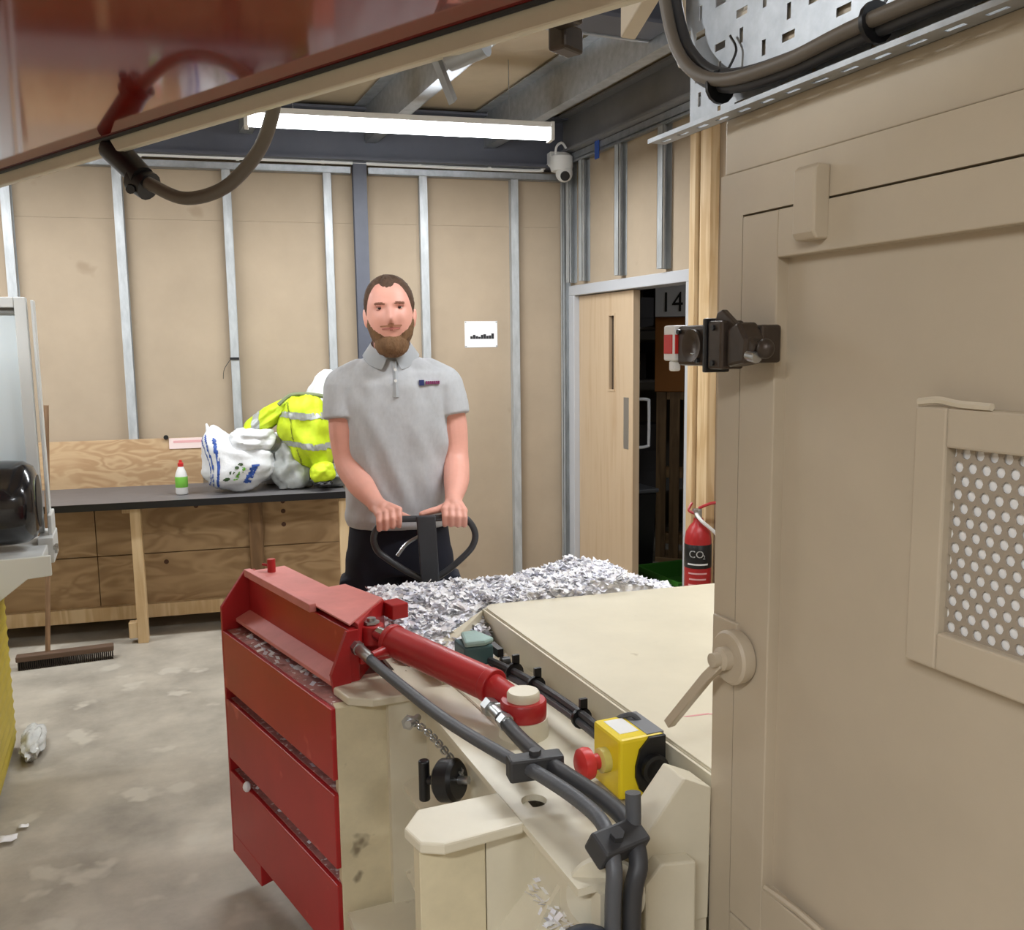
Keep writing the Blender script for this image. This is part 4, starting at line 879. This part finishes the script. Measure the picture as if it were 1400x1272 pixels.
# hi-vis jacket
jk = thing('hivis_jacket', 'fluorescent yellow jacket with grey reflective bands thrown over the sacks', 'jacket', tuple(bw(-1.78, .55, .88)))
def jfn(d, p):
    x = d.x + .10*max(0, -p.z)**1.2 - .02*p.z; z = d.z
    return Vector((x*(1-.30*max(0, -p.z)), d.y, z))
JB = lumpy((-1.785, -.50, 1.115), (.155, .17, .245), .20, 51.0, 2.9, fn=jfn)
P('jacket_body', JB, M_hiv, jk)
for z0, z1 in ((.42, .55), (-.28, -.14)):
    P('reflective_band', sub(JB.f_, lambda p: z0 < p.z+.05*p.x < z1, .003), M_refl, jk)
P('jacket_seam', sub(JB.f_, lambda p: p.y < 0 and abs(p.x+.55-.12*p.z) < .02 and -.8 < p.z < .75, .002, 160, 90), mat('dark_seam', (128, 140, 40), .8), jk)
def sfn(d, p): return Vector((d.x, d.y, d.z-.55*d.x*0+.62*d.x))
JS = lumpy((-2.0, -.46, 1.215), (.145, .12, .075), .18, 61.0, 2.8, fn=sfn)
slv = P('jacket_sleeve', JS, M_hiv, jk)
P('reflective_band', sub(JS.f_, lambda p: -.52 < p.x < -.28, .003), M_refl, slv)
JC = lumpy((-1.70, -.63, .905), (.075, .075, .07), .16, 71.0, 3)
cf_ = P('jacket_cuff', JC, M_hiv, jk)
P('dark_lining', lumpy((-1.70, -.645, .845), (.058, .06, .02), .2, 4), M_blk, jk)
P('dark_collar', MB().tube([bw(-1.93, .58, 1.30), bw(-1.86, .56, 1.352), bw(-1.76, .55, 1.355), bw(-1.66, .54, 1.335), bw(-1.61, .53, 1.29)], .012, 8), mat('grey_green_trim', (120, 128, 96), .8), jk)

# notice on the wall
no = thing('wall_notice', 'white paper notice with a dark printed picture on the back wall', 'notice', tuple(bw(-.60, 0, 1.6)), BWA)
P('sheet', bb(MB(), -.712, -.49, .001, .003, 1.612, 1.785), M_paper, no)
pm = MB()
for i in range(9): s = -.675+i*.018; h = .012+.008*math.sin(i*1.7)+.012*(i/9); bb(pm, s, s+.017, .003, .0036, 1.668, 1.674+h)
P('printed_picture', pm, M_ink, no)
for s, z in ((-.705, 1.778), (-.497, 1.778), (-.705, 1.62), (-.497, 1.62)): P('pin', MB().cyl(bw(s, .003, z), bw(s, .007, z), .005, n=8), M_pin, no)

# cctv camera and conduit
cm = thing('cctv_camera', 'white turret security camera in the ceiling corner', 'camera', tuple(bw(-.10, .17, 2.72)))
cc = bw(-.105, .22, 2.745)
P('mount', MB().cyl(bw(-.12, .16, 2.76), bw(-.11, .19, 2.80), .062, n=24).box(-.16, -.06, -.16, -.02, 2.78, 2.86, lambda v: BWM @ v), M_white, cm, .004)
P('housing', MB().lathe([(0, .07), (.05, .07), (.072, .05), (.075, -.01), (.066, -.04), (0, -.05)], cc+Vector((0, 0, .02)), 28), M_white, cm)
hd = Vector((-.35, -1, -.55)).normalized(); hc = cc+Vector((.01, -.02, -.035))
P('ball', MB().ell(hc, (.055, .055, .055), 24, 18), M_white, cm)
P('lens', MB().lathe([(0, .045), (.03, .045), (.03, .058), (.022, .06), (0, .056)], hc, 22, hd), M_blk, cm)
P('bracket_ring', MB().tube([cc+Vector((-.05, -.02, .05)), cc+Vector((-.05, -.03, .12)), cc+Vector((-.01, -.03, .15)), cc+Vector((.03, -.02, .11))], .008, 8), M_white, cm)
cn = thing('conduit', 'thin white conduit running along the top of the back wall to the camera', 'conduit', tuple(bw(-1.6, .1, 2.75)))
P('pipe', MB().tube([bw(-4.5, .09, 2.755), bw(-2.5, .09, 2.757), bw(-1.3, .09, 2.752), bw(-.3, .09, 2.748), bw(-.2, .10, 2.76), bw(-.14, .12, 2.80)], .0105, 10), M_white, cn)
for s in (-3.3, -2.65, -2.1, -1.6, -1.0, -.55): P('clip', MB().cyl(bw(s-.01, .09, 2.7545), bw(s+.01, .09, 2.7545), .0145, n=10), M_white, cn)

# fire extinguisher
fx = Vector((2.63, 3.86, 0))
fe = thing('fire_extinguisher', 'red fire extinguisher with a black band beside the pine uprights', 'fire extinguisher', tuple(fx))
P('cylinder', MB().lathe([(0, .004), (.062, .004), (.068, .02), (.068, .63), (.062, .67), (.045, .70), (.026, .72), (.024, .74), (0, .74)], fx, 32), M_red, fe)
P('black_band', MB().lathe([(.0684, .49), (.0692, .491), (.0692, .61), (.0684, .611)], fx, 32), M_blk, fe)
P('valve', MB().cyl(fx+Vector((0, 0, .735)), fx+Vector((0, 0, .785)), .018).box(fx.x-.03, fx.x+.012, fx.y-.012, fx.y+.012, .765, .79), M_pin, fe, .003)
P('lever', MB().tube([fx+Vector((0, 0, .79)), fx+Vector((.05, -.03, .815)), fx+Vector((.09, -.05, .82))], .008, 8), M_red, fe)
P('carry_handle', MB().tube([fx+Vector((-.02, 0, .765)), fx+Vector((-.045, .02, .78)), fx+Vector((-.02, .03, .815))], .007, 8), M_red, fe)
P('horn_hose', MB().tube([fx+Vector((-.02, -.01, .765)), fx+Vector((-.02, -.06, .735)), fx+Vector((.05, -.09, .665)), fx+Vector((.10, -.10, .565))], .009, 8), M_white, fe)
def fxT(ang, zc, rad):
    def T(v):
        a = ang+v.x/rad; return fx+Vector((math.sin(a)*rad*-1*-1*math.copysign(1, 1), 0, 0))*0+Vector((rad*math.sin(a), -rad*math.cos(a), zc+v.y))
    return T
FA = -math.atan2(fx.x, fx.y)*1.0
P('lettering', textmb('CO', .052, lambda v: fxT(FA-.12, .563, .0695)(v), .0004), M_white, fe)
P('lettering', textmb('2', .03, lambda v: fxT(FA+.46, .549, .0695)(v), .0004), M_white, fe)
for i, (z, hw) in enumerate(((.512, .055), (.465, .05), (.435, .045), (.405, .05), (.375, .035))):
    m = MB(); k = 9
    vs = []
    for q in range(k+1):
        a = FA-hw/.069+2*hw/.069*q/k
        for zz in (z-.004, z+.004): vs.append(fx+Vector((.0696*math.sin(a), -.0696*math.cos(a), zz)))
    m.add(vs, [(2*q, 2*q+2, 2*q+3, 2*q+1) for q in range(k)]); P('print_line', m, M_white if i == 0 else M_pink, fe)

# ================================================================ LEFT MACHINE
lm = thing('motor_driven_machine', 'pale grey machine with a black motor and yellow ribbed skirt at the left edge', 'machine', (-.95, 3.8, 0))
P('side_panel', MB().box(-1.6, -.392, 4.08, 4.10, .93, 1.79), mat('pale_blue_panel', (212, 222, 226), .3), lm, .002)
P('frame_post', MB().box(-.392, -.35, 4.04, 4.10, .90, 1.83), M_grey, lm, .004)
P('frame_post', MB().box(-.336, -.325, 4.06, 4.14, .86, 1.82), M_grey, lm, .003)
P('top_rail', MB().box(-1.6, -.3925, 4.04, 4.10, 1.79, 1.83), M_grey, lm, .004)
P('panel_gasket', MB().box(-1.6, -.395, 4.065, 4.078, 1.768, 1.79), mat('grey_gasket', (120, 120, 116), .7), lm)
mo = P('motor', MB().lathe([(0, 0), (.10, 0), (.135, .012), (.155, .045), (.160, .10), (.160, .7), (0, .7)], (-.345, 3.88, 1.055), 40, (-1, 0, 0)), mat('gloss_black', (26, 26, 30), .18, coat=.5), lm); mo['label'] = 'glossy black rounded motor'
P('motor_cap', MB().lathe([(.05, -.004), (.1, -.002), (.1, .004), (.05, .004)], (-.345, 3.88, 1.055), 32, (-1, 0, 0)), M_blk, mo)
P('ledge', MB().box(-1.6, -.33, 3.70, 4.12, .82, .875), M_grey, lm, .004)
P('ledge_plate', MB().prism([(-1.6, .875), (-.305, .875), (-.305, .80), (-.385, .795), (-.49, .715), (-1.6, .60)], lambda a, b: (a, 3.69, b), lambda a, b: (a, 3.71, b)), mat('off_white_paint', (222, 224, 216), .4), lm, .003)
P('corner_bracket', MB().box(-.365, -.31, 3.92, 4.15, .80, .90).box(-.33, -.315, 3.98, 4.15, .86, .98), M_grey, lm, .004)
for y, z in ((3.93, .86), (3.96, .84), (4.0, .85)): P('bolt', MB().cyl((-.312, y, z), (-.30, y, z), .012, n=6), M_pin, lm)
P('bolt', MB().cyl((-.52, 3.692, .775), (-.52, 3.68, .775), .014, n=6), M_blk, lm)
ys = mat('yellow_skirt', (190, 170, 62), .55, var=.3, vscale=8)
sk = P('skirt', MB().box(-1.5, -.52, 3.30, 4.12, .03, .80), ys, lm)
nr_ = 17
for i in range(nr_):
    z = .05+i*.044
    P('rib', MB().add([(-.52, 3.30, z), (-.5155, 3.30, z+.014), (-.52, 3.30, z+.032), (-.52, 4.12, z+.0), (-.5155, 4.12, z+.014), (-.52, 4.12, z+.032)], [(0, 1, 4, 3), (1, 2, 5, 4), (0, 2, 1), (3, 4, 5)]), ys, sk)
P('castor', MB().cyl((-.60, 4.05, .03), (-.56, 4.05, .03), .03), M_blk, lm)
# plastic bag and scraps on the floor
pb = thing('plastic_bag', 'crumpled clear plastic bag on the floor by the yellow skirt', 'bag', (-.44, 4.12, 0))
def fb(q, p): k = 1+.3*noise.noise(p*2.4)+.1*noise.noise(p*6); return Vector((-.452+p.x*.045*k, 4.05+p.y*.16*k, max(.003, .035+p.z*.045*k)))
P('bag_film', MB().ell((0, 0, 0), (1, 1, 1), 30, 20, fb), mat('bag_film', (206, 208, 206), .15, bump=.4, bscale=30), pb)
for (x, y, r_, lab) in ((-.463, 3.29, .030, 'larger crumpled paper scrap on the floor below the yellow skirt'), (-.425, 3.37, .017, 'tiny paper scrap on the floor beside the larger one')):
    m = MB(); vs = []
    for j in range(4):
        for i in range(4): vs.append((x+(i-1.5)*r_*.6+.004*noise.noise(Vector((i, j, r_*90))), y+(j-1.5)*r_*.5, .004+r_*.35*(1+noise.noise(Vector((i*.9, j*.9, 3+r_*99))))))
    m.add(vs, [(j*4+i, j*4+i+1, j*4+i+5, j*4+i+4) for j in range(3) for i in range(3)], True)
    o = mesh('paper_scrap', m, M_paper); tag(o, lab, 'paper', 'paper scraps on the floor'); o.modifiers.new('t', 'SOLIDIFY').thickness = .001
# broom
br = thing('broom', 'wooden broom standing in front of the workbench beside the pale machine', 'broom', (-.42, 5.15, 0))
P('broom_handle', MB().tube([(-.474, 5.17, .07), (-.435, 5.22, .7), (-.40, 5.27, 1.345)], .0125, 12), wood('broom_wood', (150, 118, 88), (120, 92, 66), (9, 9, .7), 2.2, 16), br)
P('broom_head', MB().box(-.62, -.16, 5.125, 5.185, .045, .075), mat('dark_broom_wood', (96, 74, 58), .7), br, .005)
bs = MB()
for i in range(46):
    x = -.612+i*.0098; bs.box(x, x+.006, 5.13+.004*random.random(), 5.18, .002, .046)
P('bristles', bs, mat('bristle', (44, 36, 30), .9), br)['kind'] = 'stuff'

# ================================================================ STORE ROOM BEYOND THE DOOR
rk = thing('storage_rack', 'dark storage rack loaded with boxes inside the dim store room', 'rack', (4.0, 6.3, 0))
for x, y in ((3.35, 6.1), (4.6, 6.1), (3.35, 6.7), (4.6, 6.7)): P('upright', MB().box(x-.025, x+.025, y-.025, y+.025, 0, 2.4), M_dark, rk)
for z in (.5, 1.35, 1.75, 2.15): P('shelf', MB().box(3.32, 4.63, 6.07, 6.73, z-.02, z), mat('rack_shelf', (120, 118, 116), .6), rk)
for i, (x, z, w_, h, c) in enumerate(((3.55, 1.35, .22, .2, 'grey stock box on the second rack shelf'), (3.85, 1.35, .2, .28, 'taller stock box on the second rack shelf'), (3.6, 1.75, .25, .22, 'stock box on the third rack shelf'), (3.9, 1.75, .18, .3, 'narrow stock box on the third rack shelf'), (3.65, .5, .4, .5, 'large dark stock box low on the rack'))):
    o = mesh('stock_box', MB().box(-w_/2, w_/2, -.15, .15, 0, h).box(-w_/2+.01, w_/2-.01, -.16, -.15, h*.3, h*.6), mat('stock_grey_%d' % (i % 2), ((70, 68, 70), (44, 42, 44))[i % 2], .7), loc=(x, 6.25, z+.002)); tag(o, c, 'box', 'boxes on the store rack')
sg_ = thing('bay_sign', 'white bay sign reading 14 hanging inside the store room', 'sign', (3.62, 5.7, 1.85))
sd_ = Vector((.707, -.707, 0)).normalized()
def ST(a, b, c): return Vector((3.66, 5.66, 1.935))+sd_*a+Vector((0, 0, b))+Vector((-.707, -.707, 0))*c
P('plate', MB().box(-.165, .30, -.12, .14, 0, .01, lambda v: ST(v.x, v.y, v.z)), mat('sign_white', (226, 228, 232), .5), sg_)
P('numeral', textmb('14', .20, lambda v: ST(v.x*.85-.045, v.y-.025, .0115+v.z), .001), M_ink, sg_)
cb = thing('cardboard_box', 'brown cardboard carton stacked under the bay sign in the store', 'box', (3.95, 5.6, 1.30))
P('carton', MB().box(-.17, .32, -.66, -.125, -.36, -.01, lambda v: ST(v.x, v.y, v.z)), M_orange, cb, .004)
P('tape', MB().box(.05, .09, -.655, -.12, -.01, -.008, lambda v: ST(v.x, v.y, v.z)), mat('brown_tape', (120, 76, 34), .4), cb)
pa = thing('timber_pallet', 'upright timber pallet under the brown carton in the store', 'pallet', (3.9, 5.5, 0))
for i in range(5): P('slat', MB().box(-.16+i*.1, -.09+i*.1, -1.90, -.66, -.06, -.03, lambda v: ST(v.x, v.y, v.z)), wood('pallet_wood_%d' % i, (140, 112, 78), (108, 84, 56), (9, 9, .7), 2.2, 16), pa)
for z in (-1.8, -1.3, -.72): P('batten', MB().box(-.16, .31, z, z+.08, -.13, -.06, lambda v: ST(v.x, v.y, v.z)), M_plyd, pa)
for z0 in (0,): P('block', MB().box(-.16, .31, -1.935, -1.90, -.3, -.02, lambda v: ST(v.x, v.y, v.z)), M_plyd, pa)
gc = thing('green_crate', 'bright green plastic crate on the store room floor', 'crate', (3.35, 5.05, 0))
P('crate_body', MB().box(3.1, 3.55, 4.75, 5.30, .0, .02).box(3.1, 3.12, 4.75, 5.30, .02, .13).box(3.53, 3.55, 4.75, 5.30, .02, .13).box(3.12, 3.53, 4.75, 4.77, .02, .13).box(3.12, 3.53, 5.28, 5.30, .02, .13), mat('green_crate_plastic', (52, 112, 32), .5), gc, .003)
P('crate_rim', MB().box(3.08, 3.10, 4.73, 5.32, .11, .14).box(3.10, 3.57, 4.73, 4.75, .11, .14), mat('green_crate_plastic', (52, 112, 32), .5), gc, .003)
dc = thing('black_bin', 'black bin with a grey top standing in the store room', 'bin', (3.20, 5.71, 0))
P('bin_body', MB().prism([(3.02, 5.52), (3.38, 5.52), (3.38, 5.90), (3.02, 5.90)], lambda a, b: (a, b, 0), lambda a, b: (3.20+(a-3.20)*1.1, 5.71+(b-5.71)*1.1, .58)), M_blk, dc, .01)
P('bin_lid', MB().box(2.99, 3.41, 5.49, 5.93, .58, .61), mat('bin_lid_grey', (86, 88, 92), .5), dc, .008)
